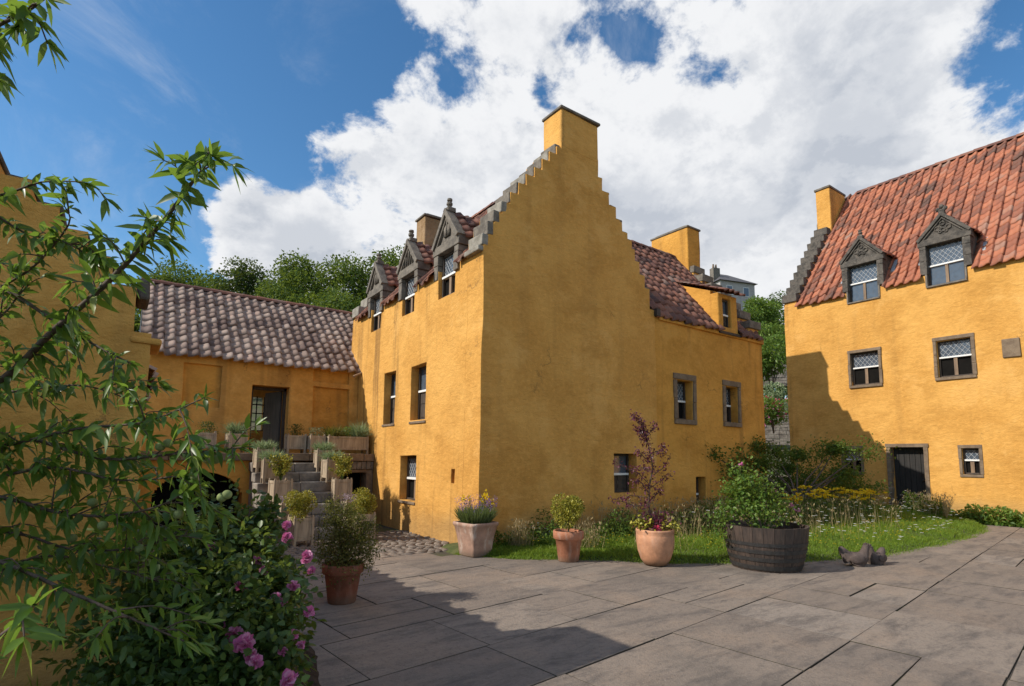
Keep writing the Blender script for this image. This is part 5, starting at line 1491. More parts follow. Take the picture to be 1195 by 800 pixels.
def pot3():
    loc = (6.24, 5.18, 0)
    clay_pot('clay_pot', loc, [(.13, 0), (.16, .012), (.205, .08), (.245, .20), (.262, .33), (.266, .42), (.262, .425), (.268, .44), (.263, .455), (.268, .47), (.266, .50)], M['terracotta_pale'], 'smooth round-bellied orange clay pot with grooved rim under the purple-leaved tree', PG)
    rng = np.random.default_rng(102); rnd = random.Random(102)
    base = Vector((loc[0], loc[1], .47)); root = empty('purple_leaved_tree', base, 0, 'thin young tree with sparse purple leaves in the round-bellied clay pot', 'tree', 'plants growing in the pots')
    br = MB(); L = Leaves(); d0 = (base - CAM).dot(FW)
    def pt(px, py, dd=0): return at(px, py, d0 + dd) - base
    trunk = [Vector((0, 0, 0)), pt(757, 590), pt(758, 565), pt(762, 545), pt(757, 520), pt(752, 500), pt(745, 488), pt(737, 484)]
    br.tube(trunk, [.014, .012, .011, .010, .008, .006, .004, .003], 6)
    lims = [[(757, 590), (740, 590), (712, 580)], [(757, 580), (735, 578), (724, 583)], [(758, 565), (745, 552), (728, 545), (715, 536)], [(760, 556), (775, 545), (782, 532), (770, 528)], [(758, 570), (772, 560), (783, 552)],
            [(759, 530), (772, 524), (775, 520)], [(754, 510), (762, 500), (764, 492)], [(753, 503), (746, 500), (741, 498)], [(758, 538), (748, 530), (745, 524)], [(757, 575), (748, 562), (738, 562)], [(757, 585), (768, 575), (772, 570)], [(755, 515), (748, 508), (745, 502)], [(760, 550), (752, 545), (738, 547)]]
    for i, l in enumerate(lims):
        dd = rnd.uniform(-.18, .18); pts = [pt(px, py, dd * k / (len(l) - 1)) for k, (px, py) in enumerate(l)]
        br.tube(pts, [.006] * (len(pts) - 1) + [.002], 5, False)
        m = 75; seg = [pts[min(int(t), len(pts) - 2)].lerp(pts[min(int(t), len(pts) - 2) + 1], t % 1) for t in rng.random(m) * (len(pts) - 1)]
        P = np.array(seg) + rng.normal(0, .03, (m, 3)); s = rng.uniform(.03, .058, m); L.add(P, rand_dirs(m, -.1, rng), s, s * .5, DIAM, .2, None, rng.random(m), rng)
    m = 330; ts = rng.random(m) ** .7 * 4.5 + 2.4; seg = [trunk[min(int(t), 6)].lerp(trunk[min(int(t), 6) + 1], t % 1) for t in ts]
    s = rng.uniform(.03, .055, m); L.add(np.array(seg) + rng.normal(0, .028, (m, 3)), rand_dirs(m, 0, rng), s, s * .5, DIAM, .2, None, rng.random(m), rng)
    br.build('trunk', M['bark'], root, smooth=True); L.build('crown', M['leaf_purple'], root)
    u = empty('bedding_plant', (loc[0], loc[1], .46), 0, 'lime and purple bedding plant with a red flower round the foot of the purple-leaved tree', 'plant', 'plants growing in the pots')
    w = Vector((RT.x, RT.y, 0)).normalized(); a = Vector((FW.x, FW.y, 0)).normalized()
    def tuft(off, depth, n, r, mat, name, leaf, zc):
        c = w * off - a * depth; P = np.array(c) + rng.normal(0, 1, (n, 3)) * (r, r, r * .8) + (0, 0, zc); s = leaf * rng.uniform(.6, 1.2, n)
        Lf = Leaves(); Lf.add(P, rand_dirs(n, .4, rng), s, s * .75, OVAL, .25, None, rng.random(n), rng); Lf.build(name, mat, u)
    tuft(-.19, .05, 150, .07, M['leaf_gold'], 'lime_leaves', .06, .11); tuft(.19, .06, 120, .075, M['leaf_gold'], 'lime_leaves', .06, .08)
    tuft(0, .02, 150, .09, M['leaf_purple'], 'purple_leaves', .06, .14); tuft(.12, -.05, 90, .09, M['leaf_purple'], 'purple_leaves', .05, .16)
    tuft(0, .16, 26, .035, M['p_red'], 'red_flower', .05, .06)
pot3()

def tub():
    loc = Vector((7.46, 4.24, 0)); root = empty('barrel_tub', loc, 0, 'big dark half-barrel tub with iron hoops planted with a rose', 'planter')
    n = 26; Rb, Rt, H = .445, .565, .59
    st = MB(); rnd = random.Random(6); prof = lambda t: Rb + (Rt - Rb) * (t ** .85) + .012 * math.sin(math.pi * t)
    for k in range(n):
        a0, a1 = 2 * math.pi * k / n + .004, 2 * math.pi * (k + 1) / n - .004; dz = rnd.uniform(-.008, .004); th = .028; vi = len(st.v)
        T = [0, .25, .5, .75, 1.0]
        for t in T:
            for (a, rr) in ((a0, 0), (a1, 0), (a1, -th), (a0, -th)):
                r = prof(t) + rr; st.v.append((math.cos(a) * r, math.sin(a) * r, t * H + (dz if t == 1 else 0)))
        for q in range(4):
            for e in range(4):
                e2 = (e + 1) % 4; st.f.append((vi + q * 4 + e, vi + q * 4 + e2, vi + q * 4 + 4 + e2, vi + q * 4 + 4 + e)); st.uv.append(None); st.m.append(0)
        st.f.append((vi + 16, vi + 17, vi + 18, vi + 19)); st.uv.append(None); st.m.append(0)
    st.build('staves', mat_wood('old_oak', (.085, .056, .042), (.030, .022, .018), 1.0, .7), root)
    for z, w in ((.055, .055), (.165, .05), (.27, .05), (.365, .045)):
        h = MB(); pr = []
        h.lathe([(prof((z - w / 2) / H) + .001, z - w / 2), (prof((z - w / 2) / H) + .006, z - w / 2), (prof((z + w / 2) / H) + .006, z + w / 2), (prof((z + w / 2) / H) + .001, z + w / 2)], 52)
        h.build('hoop', M['iron'], root, smooth=False)
    MB().lathe([(.54, .48), (.53, .5), (.3, .52), (0, .53)], 28, (0, 0, 0), .05).build('soil', M['soil'], root, smooth=True)
    rng = np.random.default_rng(104); r = empty('rose_bush', loc + Vector((0, 0, .5)), 0, 'bright green rose bush leaning left out of the half-barrel tub', 'plant', 'plants growing in the pots')
    w = Vector((RT.x, RT.y, 0)).normalized(); a = Vector((FW.x, FW.y, 0)).normalized()
    L = Leaves(); br = MB()
    for (u, z, d, n_) in ((-.42, .22, 0, 110), (-.56, .06, .1, 80), (-.30, .42, .1, 130), (-.12, .55, 0, 110), (-.30, .62, -.05, 70), (-.05, .30, .1, 150), (.10, .38, 0, 110), (.24, .22, .1, 80), (-.2, .18, -.15, 130), (-.6, -.12, 0, 60), (-.45, .40, 0, 70), (.0, .12, -.2, 80), (-.33, .75, 0, 40), (.36, .15, 0, 30)):
        c = w * u + a * d + Vector((0, 0, z + .12)); br.tube([w * (u * .15), w * (u * .6) + Vector((0, 0, z * .55)), c], [.012, .009, .004], 5, False)
        n_ = int(n_ * 1.9); P = np.array(c) + rng.normal(0, 1, (n_, 3)) * (.10, .10, .085); s = rng.uniform(.035, .062, n_); L.add(P, unit(rng.normal(size=(n_, 3)) + (0, 0, .05)), s, s * .62, OVAL, .2, None, rng.random(n_), rng)
    for (u, z) in ((-.30, .92), (.16, .56), (.48, .28), (.40, .35)):
        c = w * u + Vector((0, 0, z)); P = np.array(c) + rng.normal(0, .015, (18, 3)); F = Leaves(); F.add(P, rand_dirs(18, .3, rng), .03, .026, DIAM, 0, rng=rng); F.build('rose_flower', M['p_pink'], r)
    br.build('stem', M['stem'], r); L.build('foliage', M['leaf_bright'], r)
tub()

def hens():
    hm = mat_plain('brown_cast_stone', (.105, .078, .068), .85, .25, 14, .25, .8)
    w = Vector((RT.x, RT.y, 0)).normalized(); a = Vector((FW.x, FW.y, 0)).normalized(); ang = math.atan2(w.y, w.x)
    def hen(loc, s, flip, lean, label):
        root = empty('hen_statue', loc, ang + lean, label, 'statue', 'pair of hen statues')
        k = -1 if flip else 1; b = MB()
        P = lambda x, z, y=0: Vector((x * k * s, y * s, z * s))
        def blob(spine, rad):
            rings = []
            b.tube([P(*p) for p in spine], [r * s for r in rad], 14)
        # trunk, then neck and head rise to the front, tail sweeps up behind
        blob([(-.04, .0), (-.02, .02), (0, .10), (.0, .18), (0, .22)], [.11, .135, .145, .12, .05])
        blob([(-.10, .10), (-.16, .17), (-.21, .24), (-.245, .275), (-.27, .27)], [.115, .085, .065, .05, .02])
        blob([(.04, .10), (.10, .17), (.13, .25), (.145, .31), (.15, .345), (.15, .36)], [.12, .095, .062, .052, .045, .01])
        body = b.build('body', hm, root, smooth=True)
        m = body.modifiers.new('merge', 'REMESH'); m.mode = 'VOXEL'; m.voxel_size = .011; m.use_smooth_shade = True
        sm = body.modifiers.new('soft', 'SMOOTH'); sm.iterations = 5; sm.factor = .6
        c = MB(); c.prism([P(.11, .345, -.012), (P(.20, .345, -.012)), P(.185, .385, -.012), P(.165, .365, -.012), P(.15, .395, -.012), P(.135, .37, -.012), P(.115, .38, -.012)], P(0, 0, .024)); c.build('comb', hm, root, bevel=.004)
        bk = MB(); bk.tube([P(.19, .33), P(.225, .318), P(.24, .305)], [.018 * s, .012 * s, .002], 6); bk.build('beak', hm, root)
        for sd in (1, -1):
            wg = MB(); wg.ball(tuple(P(-.03, .13, sd * .125)), .11 * s, 10, 7, (1.1, .28, .75)); wg.build('wing', hm, root, smooth=True)
        return root
    b1 = at(1000, 658.5, 7.72); b2 = at(1022, 657.5, 7.86)
    hen((b1.x, b1.y, 0), .86, False, R(-12), 'left brown hen statue of the pair, with its tail fanned up to the left')
    hen((b2.x, b2.y, 0), .76, True, R(25), 'right brown hen statue, tucked close behind the other with its tail to the right')
hens()

def pot4():
    loc = (1.93, 5.66, 0)
    clay_pot('clay_pot', loc, [(.135, 0), (.14, .012), (.178, .285), (.19, .29), (.205, .30), (.208, .375), (.20, .388)], mat_clay('brown_terracotta', (.27, .095, .055), .12), 'brown-red terracotta pot in the shade near the foot of the stair', PG)
    rng = np.random.default_rng(106); root = empty('conifer_shrub', (loc[0], loc[1], .36), 0, 'upright bronze-green shrub in the brown-red terracotta pot', 'plant', 'plants growing in the pots')
    L = Leaves(); br = MB(); base = Vector((loc[0], loc[1], .36)); d0 = (base - CAM).dot(FW)
    for (px, py, n, r) in ((400, 640, 520, .10), (385, 640, 300, .08), (418, 640, 380, .085), (408, 622, 480, .09), (395, 618, 330, .08), (400, 600, 220, .06), (424, 622, 200, .06), (433, 612, 90, .035), (386, 590, 120, .04), (388, 606, 180, .06), (410, 595, 120, .045), (432, 640, 120, .05), (378, 650, 130, .05), (400, 655, 400, .10), (425, 655, 160, .06), (418, 607, 150, .05)):
        c = at(px, py, d0 + rng.normal(0, .06)) - base; br.tube([(0, 0, -.03), Vector((c.x * .35, c.y * .35, c.z * .5)), c], [.010, .007, .003], 5, False)
        n = int(n * 2.4); P = np.array(c) + rng.normal(0, 1, (n, 3)) * (r, r, r); s = rng.uniform(.016, .032, n); L.add(P, rand_dirs(n, .5, rng), s, s * .55, DIAM, .1, None, rng.random(n), rng)
    br.build('stem', M['bark'], root); L.build('foliage', M['leaf_conifer'], root)
pot4()


# ================================================================== wooden planters on the stair and the landing
def planter_box(loc, w, d, h, rz, label, group, legs=.09):
    root = empty('wooden_planter', loc, rz, label, 'planter', group); p = .045; rnd = random.Random(int(loc[0] * 100 + loc[2] * 1000))
    for sx in (-1, 1):
        for sy in (-1, 1):
            x, y = sx * (w / 2 - p / 2), sy * (d / 2 - p / 2)
            m = MB(); m.box((x - p / 2, y - p / 2, 0), (x + p / 2, y + p / 2, h)); m.box((x - p * .35, y - p * .35, h), (x + p * .35, y + p * .35, h + .03)); m.build('post', M['planter_wood'], root, bevel=.005)
    for (ux, uy, L) in ((1, 0, w), (0, 1, d)):
        for sg in (-1, 1):
            m = MB(); off = (d if ux else w) / 2 - p * .5
            a = L / 2 - p
            def slab(z0, z1, t, a0=-a, a1=a):
                if ux: m.box((a0, sg * off - t / 2, z0), (a1, sg * off + t / 2, z1))
                else: m.box((sg * off - t / 2, a0, z0), (sg * off + t / 2, a1, z1))
            slab(legs, legs + .05, .032); slab(h - .055, h - .008, .032); slab(legs + .05, h - .055, .014)
            if L < .6:
                slab(legs + .05, h - .055, .026, -a, -a + .03); slab(legs + .05, h - .055, .026, a - .03, a)
            m.build('panel', M['planter_wood'], root, bevel=.003)
    MB().box((-w / 2 + p * .6, -d / 2 + p * .6, legs + .02), (w / 2 - p * .6, d / 2 - p * .6, h - .035)).build('soil', M['soil'], root)
    return root
def plant_tuft(name, loc, r, h, mat, label, seed, kind, group):
    rng = np.random.default_rng(seed); root = empty(name, loc, 0, label, 'plant', group); L = Leaves(); F = None
    if kind == 'grey':
        n = 420; a = rng.random(n) * 6.28; rr = np.sqrt(rng.random(n)) * r; P = np.stack([rr * np.cos(a), rr * np.sin(a), rng.random(n) * h * .4], 1)
        d = np.stack([P[:, 0] * 3, P[:, 1] * 3, np.full(n, .6)], 1) + rng.normal(0, .3, (n, 3)); L.add(P, d, h * rng.uniform(.5, 1, n), .012, BLADE, .15, rng.normal(size=(n, 3)), rng.random(n), rng)
    elif kind == 'straggle':
        st = MB()
        for i in range(36):
            a = rng.random() * 6.28; t = Vector((math.cos(a) * r * rng.uniform(.2, 1.2), math.sin(a) * r * rng.uniform(.2, 1.2), h * rng.uniform(.35, 1.1))); st.tube([(0, 0, 0), Vector((t.x * .3, t.y * .3, t.z * .6)), t], .004, 4, False)
            m = 26; k = rng.random(m) ** .6; P = np.array([Vector((t.x * .3, t.y * .3, t.z * .6)).lerp(t, q) for q in k]) + rng.normal(0, .018, (m, 3)); s = rng.uniform(.028, .048, m); L.add(P, rand_dirs(m, .3, rng), s, s * .8, DIAM, .1, None, rng.random(m), rng)
        st.build('stem', M['stem'], root)
    elif kind == 'heather':
        n = 500; P = np.stack([rng.uniform(-r, r, n), rng.uniform(-r, r, n), rng.random(n) * h], 1); s = rng.uniform(.015, .03, n); L.add(P, rand_dirs(n, .8, rng), s, s * .7, DIAM, 0, None, rng.random(n), rng)
    elif kind == 'dark':
        n = 500; P = np.stack([rng.normal(0, r * .5, n), rng.normal(0, r * .5, n), rng.random(n) * h], 1); s = rng.uniform(.025, .05, n); L.add(P, rand_dirs(n, .8, rng), s, s * .4, DIAM, .1, None, rng.random(n), rng)
    L.build('foliage', mat, root); return root
SG, PSG = 'wooden planters lining the stair', 'plants in the stair planters'
def stair_z(y): return 1.52 - .19 * (min(8, max(0, int((12.0 - y) / .3 + 1e-6) + 1)))
rows = []
for side, x0 in (('left', 2.26), ('right', 3.42)):
    for k, (y, kind) in enumerate(((11.55, 'grey'), (11.06, 'grey'), (10.52, 'straggle'), (10.02, 'heather'), (9.45, 'ball'))):
        rows.append((side, k, x0 + k * (.055 if side == 'left' else .035), y, kind))
ordn = ('highest', 'second highest', 'middle', 'second lowest', 'lowest')
kinds = {'grey': 'pale grey-green', 'straggle': 'straggly yellow-green', 'heather': 'mauve-grey', 'ball': 'clipped golden ball'}
for side, k, x, y, kind in rows:
    z = stair_z(y + .05) if k < 4 else 0.0
    h = .46 if k < 4 else .47; w = .33
    planter_box((x, y, z), w, w, h, R((3, -4, 6, -3, 5)[k] * (1 if side == 'left' else -1)), '%s wooden planter on the %s side of the stair, holding a %s plant' % (ordn[k], side, kinds[kind]), SG)
    lab = '%s plant in the %s planter on the %s side of the stair' % (kinds[kind], ordn[k], side)
    sd = 120 + k + (20 if side == 'right' else 0)
    if kind == 'ball': ball_plant('clipped_bush', (x, y, z + h + .20), .225, lab, M['leaf_gold'], sd, z + h - .04, PSG, 3600, .032)
    elif kind == 'grey': plant_tuft('silver_plant', (x, y, z + h - .03), .17, .23, M['leaf_grey'], lab, sd, 'grey', PSG)
    elif kind == 'straggle': plant_tuft('straggly_plant', (x, y, z + h - .03), 0.22, .46, M['leaf_gold'], lab, sd, 'straggle', PSG)
    else: plant_tuft('heather_plant', (x, y, z + h - .04), .15, .15, M['p_mauve'], lab, sd, 'heather', PSG)
LG, LPG = 'wooden planters along the landing', 'plants in the landing planters'
for i, (x, y, w, lab, plants) in enumerate((
        (4.14, 12.28, .92, 'long wooden trough at the right end of the landing', ((-.3, 'grey', 'leaf_conifer', .3), (0, 'dark', 'leaf_bright', .25), (.28, 'grey', 'leaf_grey', .42))),
        (3.48, 12.42, .34, 'square wooden planter left of the long trough on the landing', ((0, 'heather', 'leaf_grey', .22),)),
        (3.10, 12.62, .40, 'dark wooden planter right beside the open doorway', ((0, 'dark', 'leaf_dark', .28),)),
        (1.90, 12.55, .36, 'wooden planter on the landing just left of the open doorway', ((0, 'grey', 'leaf_grey', .32),)),
        (1.35, 12.55, .36, 'wooden planter on the landing furthest from the doorway', ((0, 'dark', 'leaf_dark', .26),)))):
    planter_box((x, y, 1.52), w, .36, .40, R((0, 4, -3, 5, -5)[i]), lab, LG)
    for j, (dx, kind, mt, hh) in enumerate(plants):
        names = {('leaf_conifer'): 'bronze', 'leaf_bright': 'bright green', 'leaf_grey': 'silver', 'leaf_dark': 'dark green'}
        plant_tuft('landing_plant', (x + dx, y, 1.88), .15, hh, M[mt], '%s plant in the %s' % (names[mt], lab), 160 + i * 5 + j, kind, LPG)


# ================================================================== the planted bed in the near left corner
def bed():
    V, xs, ys = [], np.arange(-2.2, 1.35, .07), np.arange(.9, 4.6, .07)
    for y in ys:
        for x in xs:
            e = min((1.28 - .10 * math.sin(y * 2.3) - x) / .25, 1); V.append((x, y, -.02 + .09 * max(0, min(1, e)) + .025 * mnoise.noise(Vector((x * 6, y * 6, 2)))))
    n, k = len(xs), len(ys); idx = np.arange(n * k).reshape(k, n)
    q = np.stack([idx[:-1, :-1], idx[:-1, 1:], idx[1:, 1:], idx[1:, :-1]], -1).reshape(-1, 4); plain('soil_bed', V, [q], M['soil'])
    rng = np.random.default_rng(200); n = 3200; x = rng.uniform(-1.9, .9, n); y = rng.uniform(2.3, 4.35, n); h = rng.uniform(.08, .26, n)
    d = np.stack([rng.normal(0, .35, n), rng.normal(0, .35, n), np.ones(n)], 1); L = Leaves()
    L.add(np.stack([x, y, np.full(n, .05)], 1), d, h, .009, BLADE, .3, rng.normal(size=(n, 3)), rng.random(n) * .6, rng)
    tag(L.build('rough_grass', M['grass'], None), 'rough grass growing in the bed below the near ochre gable', 'grass', None, 'stuff')
bed()

def walk(pts, step):
    """points along a polyline with their directions and a running fraction"""
    pts = [Vector(p) for p in pts]; out = []; tot = sum((b - a).length for a, b in zip(pts, pts[1:])); run = 0; nxt = 0
    for a, b in zip(pts, pts[1:]):
        L = (b - a).length
        while nxt <= run + L:
            f = (nxt - run) / max(L, 1e-6); out.append((a.lerp(b, f), (b - a).normalized(), nxt / tot)); nxt += step
        run += L
    return out
def smooth_path(pts, n=4):
    pts = [Vector(p) for p in pts]; out = []
    P = [pts[0]] + pts + [pts[-1]]
    for i in range(1, len(P) - 2):
        for k in range(n):
            t = k / n; a, b, c, d = P[i - 1], P[i], P[i + 1], P[i + 2]
            out.append(0.5 * ((2 * b) + (c - a) * t + (2 * a - 5 * b + 4 * c - d) * t * t + (3 * b - a - 3 * c + d) * t ** 3))
    return out + [pts[-1]]

def peach():
    rng = np.random.default_rng(210); rnd = random.Random(210)
    foot = at(-330, 760, 2.5); foot.z = 0; root = empty('peach_tree', foot, 0, 'peach tree with long narrow leaves and small green fruit in the near left corner', 'tree')
    br = MB(); L = Leaves(); bpts = []
    def A(l): return [at(*p) - foot for p in l]
    head = at(-300, 560, 2.4) - foot
    br.tube([(0, 0, -.1), head * .5 + Vector((.03, .02, 0)), head], [.075, .06, .05], 9)
    def leafy(path, step, f0=0.0, size=1.0, spread=1.0):
        pp = [q for q in walk(path, step) if q[2] >= f0]; k = 0
        P, D, S = [], [], []
        for p, t, f in pp:
            for rep in range(1):
                k += 1; a = k * 2.4 + rnd.uniform(-.4, .4)
                s1 = t.cross(Vector((.2, .1, 1))).normalized(); s2 = t.cross(s1)
                o = (s1 * math.cos(a) + s2 * math.sin(a)); d = (o * .9 * spread + t * rnd.uniform(.35, .9) + Vector((0, 0, rnd.uniform(-.35, .1)))).normalized()
                P.append(p); D.append(d); S.append(size * rnd.uniform(.5, 1.2) * (0.62 + .38 * min(1, (1.03 - f) * 4)))
        if not P: return
        S = np.array(S); n = len(P); L.add(np.array(P), np.array(D), .088 * S, .032 * S, LANCE, rng.uniform(.05, .6, n), None, np.clip(rng.random(n) * .9 + (rng.random(n) < .06) * .2, 0, 1), rng)
        # little terminal rosette
        p, t, _ = pp[-1]; m = 5; D = np.array(t) + rng.normal(0, .45, (m, 3)); L.add(np.tile(np.array(p), (m, 1)), D, .075 * size, .018, LANCE, .2, None, rng.uniform(.5, 1, m), rng)
    def branch(l, r0, r1, f0=.0, step=.019, twigs=0, tl=.22, size=1.0):
        pts = A(l)
        if l[0][0] < -30 and l[0][:2] != (-300, 560):      # every limb grows out of the trunk
            far = (pts[0] - head).length
            pts = [head * (.75 if pts[0].z < head.z else 1.0), head.lerp(pts[0], .5) + Vector((0, 0, .08 * far))] + pts; r0 = max(r0, .012)
        path = smooth_path(pts); n = len(path); f0 *= .75; br.tube(path, [r0 + (r1 - r0) * i / (n - 1) for i in range(n)], 6, False)
        leafy(path, step * .8, f0, size)
        for i in range(int(twigs * 1.15 + .5)):
            j = rnd.randint(int(n * max(f0, .1)), n - 2); p = path[j]; t = (path[j + 1] - path[j]).normalized()
            d = (t * .7 + Vector((rnd.gauss(0, .6), rnd.gauss(0, .6), rnd.gauss(.15, .5)))).normalized(); ll = tl * rnd.uniform(.5, 1.2)
            tw = smooth_path([p, p + d * ll * .5 + Vector((0, 0, .01)), p + d * ll + Vector((0, 0, -.03))], 3)
            br.tube(tw, [.004, .003, .003, .002, .002, .002, .0015][:len(tw)], 5, False); leafy(tw, .019, .1, size * .9)
    branch([(-300, 560, 2.4), (-120, 520, 2.3), (0, 445, 2.2), (60, 388, 2.1), (130, 325, 2.0), (190, 258, 1.9), (228, 208, 1.85), (248, 182, 1.8)], .020, .002, .42, .013, 16, .12, 1.15)
    branch([(-300, 500, 2.5), (-100, 300, 2.4), (0, 335, 2.3), (60, 372, 2.3), (110, 402, 2.25), (155, 425, 2.2)], .018, .003, .40, .018, 8, .2)
    branch([(-200, 300, 2.4), (-60, 245, 2.3), (10, 225, 2.2), (50, 212, 2.15), (98, 212, 2.1)], .012, .002, .4, .015, 6, .15)
    branch([(-20, 240, 2.3), (30, 272, 2.25), (70, 280, 2.2), (108, 300, 2.2)], .006, .002, .1, .015, 5, .15)
    branch([(0, 335, 2.3), (40, 310, 2.25), (80, 262, 2.2), (75, 240, 2.15)], .006, .002, .1, .015, 4, .13)
    branch([(-300, 560, 2.4), (-150, 560, 2.3), (0, 580, 2.2), (60, 596, 2.2), (120, 602, 2.15), (180, 592, 2.1), (225, 570, 2.1)], .013, .002, .45, .018, 16, .22)
    branch([(-250, 540, 2.5), (-100, 520, 2.4), (0, 520, 2.3), (90, 500, 2.2), (170, 492, 2.1), (240, 463, 2.0)], .014, .002, .4, .017, 15, .22)
    branch([(40, 512, 2.3), (120, 535, 2.25), (200, 530, 2.2), (285, 522, 2.2)], .009, .002, .1, .017, 9, .18)
    branch([(-40, 560, 2.3), (60, 545, 2.2), (140, 560, 2.2), (220, 555, 2.2)], .009, .002, .2, .017, 12, .2)
    branch([(-250, 540, 2.6), (-60, 470, 2.6), (30, 455, 2.5), (100, 450, 2.4), (160, 470, 2.4)], .012, .002, .4, .017, 13, .22)
    branch([(-250, 640, 2.2), (-80, 640, 2.0), (0, 655, 1.9), (80, 690, 1.85), (150, 720, 1.8), (215, 748, 1.8)], .014, .003, .4, .02, 10, .2)
    branch([(-200, 620, 2.3), (0, 620, 2.3), (80, 640, 2.3), (150, 640, 2.2), (230, 620, 2.3)], .010, .002, .3, .018, 14, .22)
    branch([(-100, 700, 2.6), (40, 650, 2.5), (120, 660, 2.4), (190, 680, 2.4)], .010, .002, .2, .018, 12, .22)
    branch([(-100, 60, 1.7), (-40, 50, 1.6), (0, 28, 1.5), (30, 14, 1.45), (55, -4, 1.4)], .006, .002, .35, .016, 4, .1)
    branch([(-60, 50, 1.6), (-20, 70, 1.55), (0, 95, 1.5)], .005, .002, .2, .015, 2, .1)
    branch([(-120, 790, 1.3), (-40, 765, 1.2), (10, 735, 1.15), (40, 705, 1.1)], .007, .003, .3, .02, 3, .12, 1.05)
    branch([(-300, 560, 2.4), (-140, 470, 2.3), (-60, 400, 2.3), (0, 370, 2.3), (30, 330, 2.3)], .012, .002, .6, .017, 6, .2)
    br.build('trunk', M['bark'], root, smooth=True); L.build('crown', M['leaf_peach'], root, True)
    for (px, py, d) in ((151, 602, 2.15), (187, 521, 2.2), (196, 517, 2.2), (228, 556, 2.2), (252, 536, 2.2), (259, 580, 2.1), (265, 577, 2.1), (120, 613, 2.1), (84, 628, 2.2), (163, 640, 2.2), (108, 586, 2.2), (208, 600, 2.1)):
        f = MB(); c = at(px, py, d) - foot; f.ball(tuple(c), .019, 10, 8, (1, 1, .95)); f.build('fruit', M['fruit'], root, smooth=True)
peach()

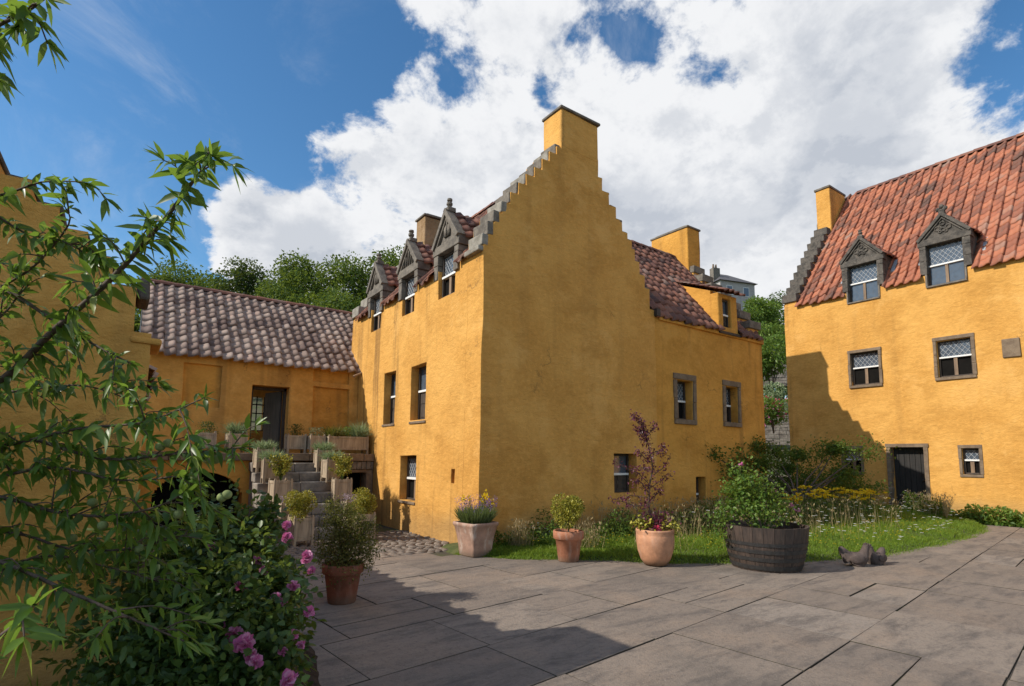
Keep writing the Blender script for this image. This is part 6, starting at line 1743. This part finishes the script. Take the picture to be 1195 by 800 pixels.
def rose_bush():
    rng = np.random.default_rng(220); rnd = random.Random(220); foot = at(255, 800, 2.95); foot.z = .04
    root = empty('rose_bush', foot, 0, 'big shaded rose bush with pink double flowers at the near left edge of the paving', 'shrub'); L = Leaves(); br = MB()
    blobs = [(322, 638, 3.3, .07), (300, 655, 3.2, .14), (255, 655, 3.2, .22), (205, 670, 3.1, .22), (315, 690, 3.0, .17), (325, 725, 2.8, .15), (283, 715, 2.9, .22), (232, 735, 2.8, .22), (182, 735, 2.9, .22),
             (318, 775, 2.6, .17), (270, 785, 2.6, .22), (208, 790, 2.6, .20), (345, 758, 2.6, .09), (340, 680, 2.9, .08), (262, 640, 3.3, .10), (300, 612, 3.4, .06), (170, 690, 3.0, .2), (330, 600, 3.4, .05), (160, 770, 2.6, .18), (300, 750, 2.6, .2), (340, 650, 3.1, .08), (225, 660, 3.3, .13)]
    for (px, py, d, r) in blobs:
        if px > 280: px -= 16
        c = at(px, py, d) - foot; br.tube(smooth_path([(rnd.uniform(-.12, .12), rnd.uniform(-.12, .12), -.05), (c.x * .5, c.y * .5, max(.1, c.z * .55)), c], 3), [.011, .01, .009, .008, .006, .005, .004], 5, False)
        n = int(300 * (r / .2) ** 2 * rng.uniform(.6, 1.2)) + 40
        # leaves of five leaflets
        P = np.array(c) + (np.clip(rng.normal(0, 1, (n, 3)), -1.5, 1.5) * r * .62 if px > 310 else rng.normal(0, 1, (n, 3)) * r * .82); 
        # the gardener keeps it clipped back from the flags and the stair
        W_ = P + np.array(foot) - np.array(CAM); zz_ = W_ @ np.array(FW); ox = CX + F_PX * (W_ @ np.array(RT)) / zz_; oy = CY - F_PX * (W_ @ np.array(UP)) / zz_
        ok = ox < np.where(oy < 655, 318 + 14 * rng.random(n), 352 + 14 * rng.random(n)); P = P[ok]; n = len(P)
        if n < 3: continue
        D = unit(rand_dirs(n, .1, rng) + unit(P - np.array(c)) * .5)
        for k in range(3):
            off = D * (.022 * k); dd = D if k == 2 else unit(D * .5 + unit(np.cross(D, rand_dirs(n, .8, rng))))
            s = rng.uniform(.034, .055, n); L.add(P + off, dd, s, s * .62, OVAL, .15, None, rng.random(n), rng)
    br.build('stem', M['stem'], root); L.build('foliage', M['leaf_rose'], root, True)
    for (px, py, d, r) in ((358, 650, 3.0, .042), (363, 666, 3.0, .03), (301, 654, 3.0, .038), (283, 685, 2.8, .045), (322, 697, 2.75, .03), (330, 703, 2.75, .026), (360, 714, 2.65, .032), (256, 728, 2.6, .03), (217, 734, 2.65, .03), (285, 753, 2.4, .055), (299, 772, 2.4, .035), (292, 765, 2.42, .035), (273, 740, 2.5, .045),
                           (337, 792, 2.35, .045), (247, 637, 3.0, .026), (335, 627, 3.1, .036), (334, 613, 3.15, .032), (342, 741, 2.6, .03), (351, 753, 2.55, .026), (342, 684, 2.8, .036), (308, 665, 2.9, .03), (330, 760, 2.5, .025)):
        r *= .8; c = np.array(at(px, py, d) - foot); F = Leaves(); m = 34; dd = rand_dirs(m, .25, rng); ax = np.array(tuple(-FW)) * .6 + np.array((0, 0, .5))
        dd = unit(dd + ax * .5); rr = rng.random(m) ** .5; F.add(c + dd * r * .35 * rr[:, None] - ax * r * .2, unit(dd + rng.normal(0, .25, (m, 3))), r * (.55 + .45 * rr), r * 1.1, OVAL, -.1, unit(np.cross(dd, rng.normal(size=(m, 3)))), np.clip(.25 + .75 * rng.random(m) + .2 * (rr - .5), 0, 1), rng)
        F.build('rose_flower', M['p_pink'], root)
rose_bush()

def near_small():
    rng = np.random.default_rng(230); c = at(122, 790, 2.75); c.z = .05
    root = empty('herb_clump', c, 0, 'light green leafy herb clump lit in the dark bed', 'plant'); L = Leaves(); st = MB()
    for i in range(34):
        a = rng.random() * 6.28; t = Vector((math.cos(a) * .2 * rng.random(), math.sin(a) * .2 * rng.random(), rng.uniform(.10, .28))); st.tube([(t.x * .4, t.y * .4, 0), t], .003, 4, False)
        m = 14; k = rng.uniform(.3, 1, m); P = np.array([Vector((t.x * .4, t.y * .4, 0)).lerp(t, q) for q in k]); D = rng.normal(0, 1, (m, 3)); D[:, 2] = .35; s = rng.uniform(.035, .06, m); L.add(P, D, s, s * .33, LANCE, .25, None, rng.random(m), rng)
    st.build('stem', M['stem'], root); L.build('foliage', M['leaf_bright'], root)
    a, b = at(62, 800, 2.6), at(112, 765, 2.9); a.z = b.z = .06; lg = empty('log_edging', a, 0, 'dark log edging the bed in the near left corner', 'log')
    m = MB(); m.tube([(0, 0, 0), (b - a) * .5 + Vector((0, 0, .01)), b - a], [.05, .055, .05], 10); m.build('log', M['wood_black'], lg)
near_small()

# ---- unseen tree added outside the left edge, only to shade the near corner
tree('added_shade_tree', (-7.3, 4.9, -.1), 7.2, 5.0, 'unseen leafy tree added west of the near gable to shade the corner bed', None, 4600, .24, 301, M['leaf_tree'], 'tree', 18, .2, .2)
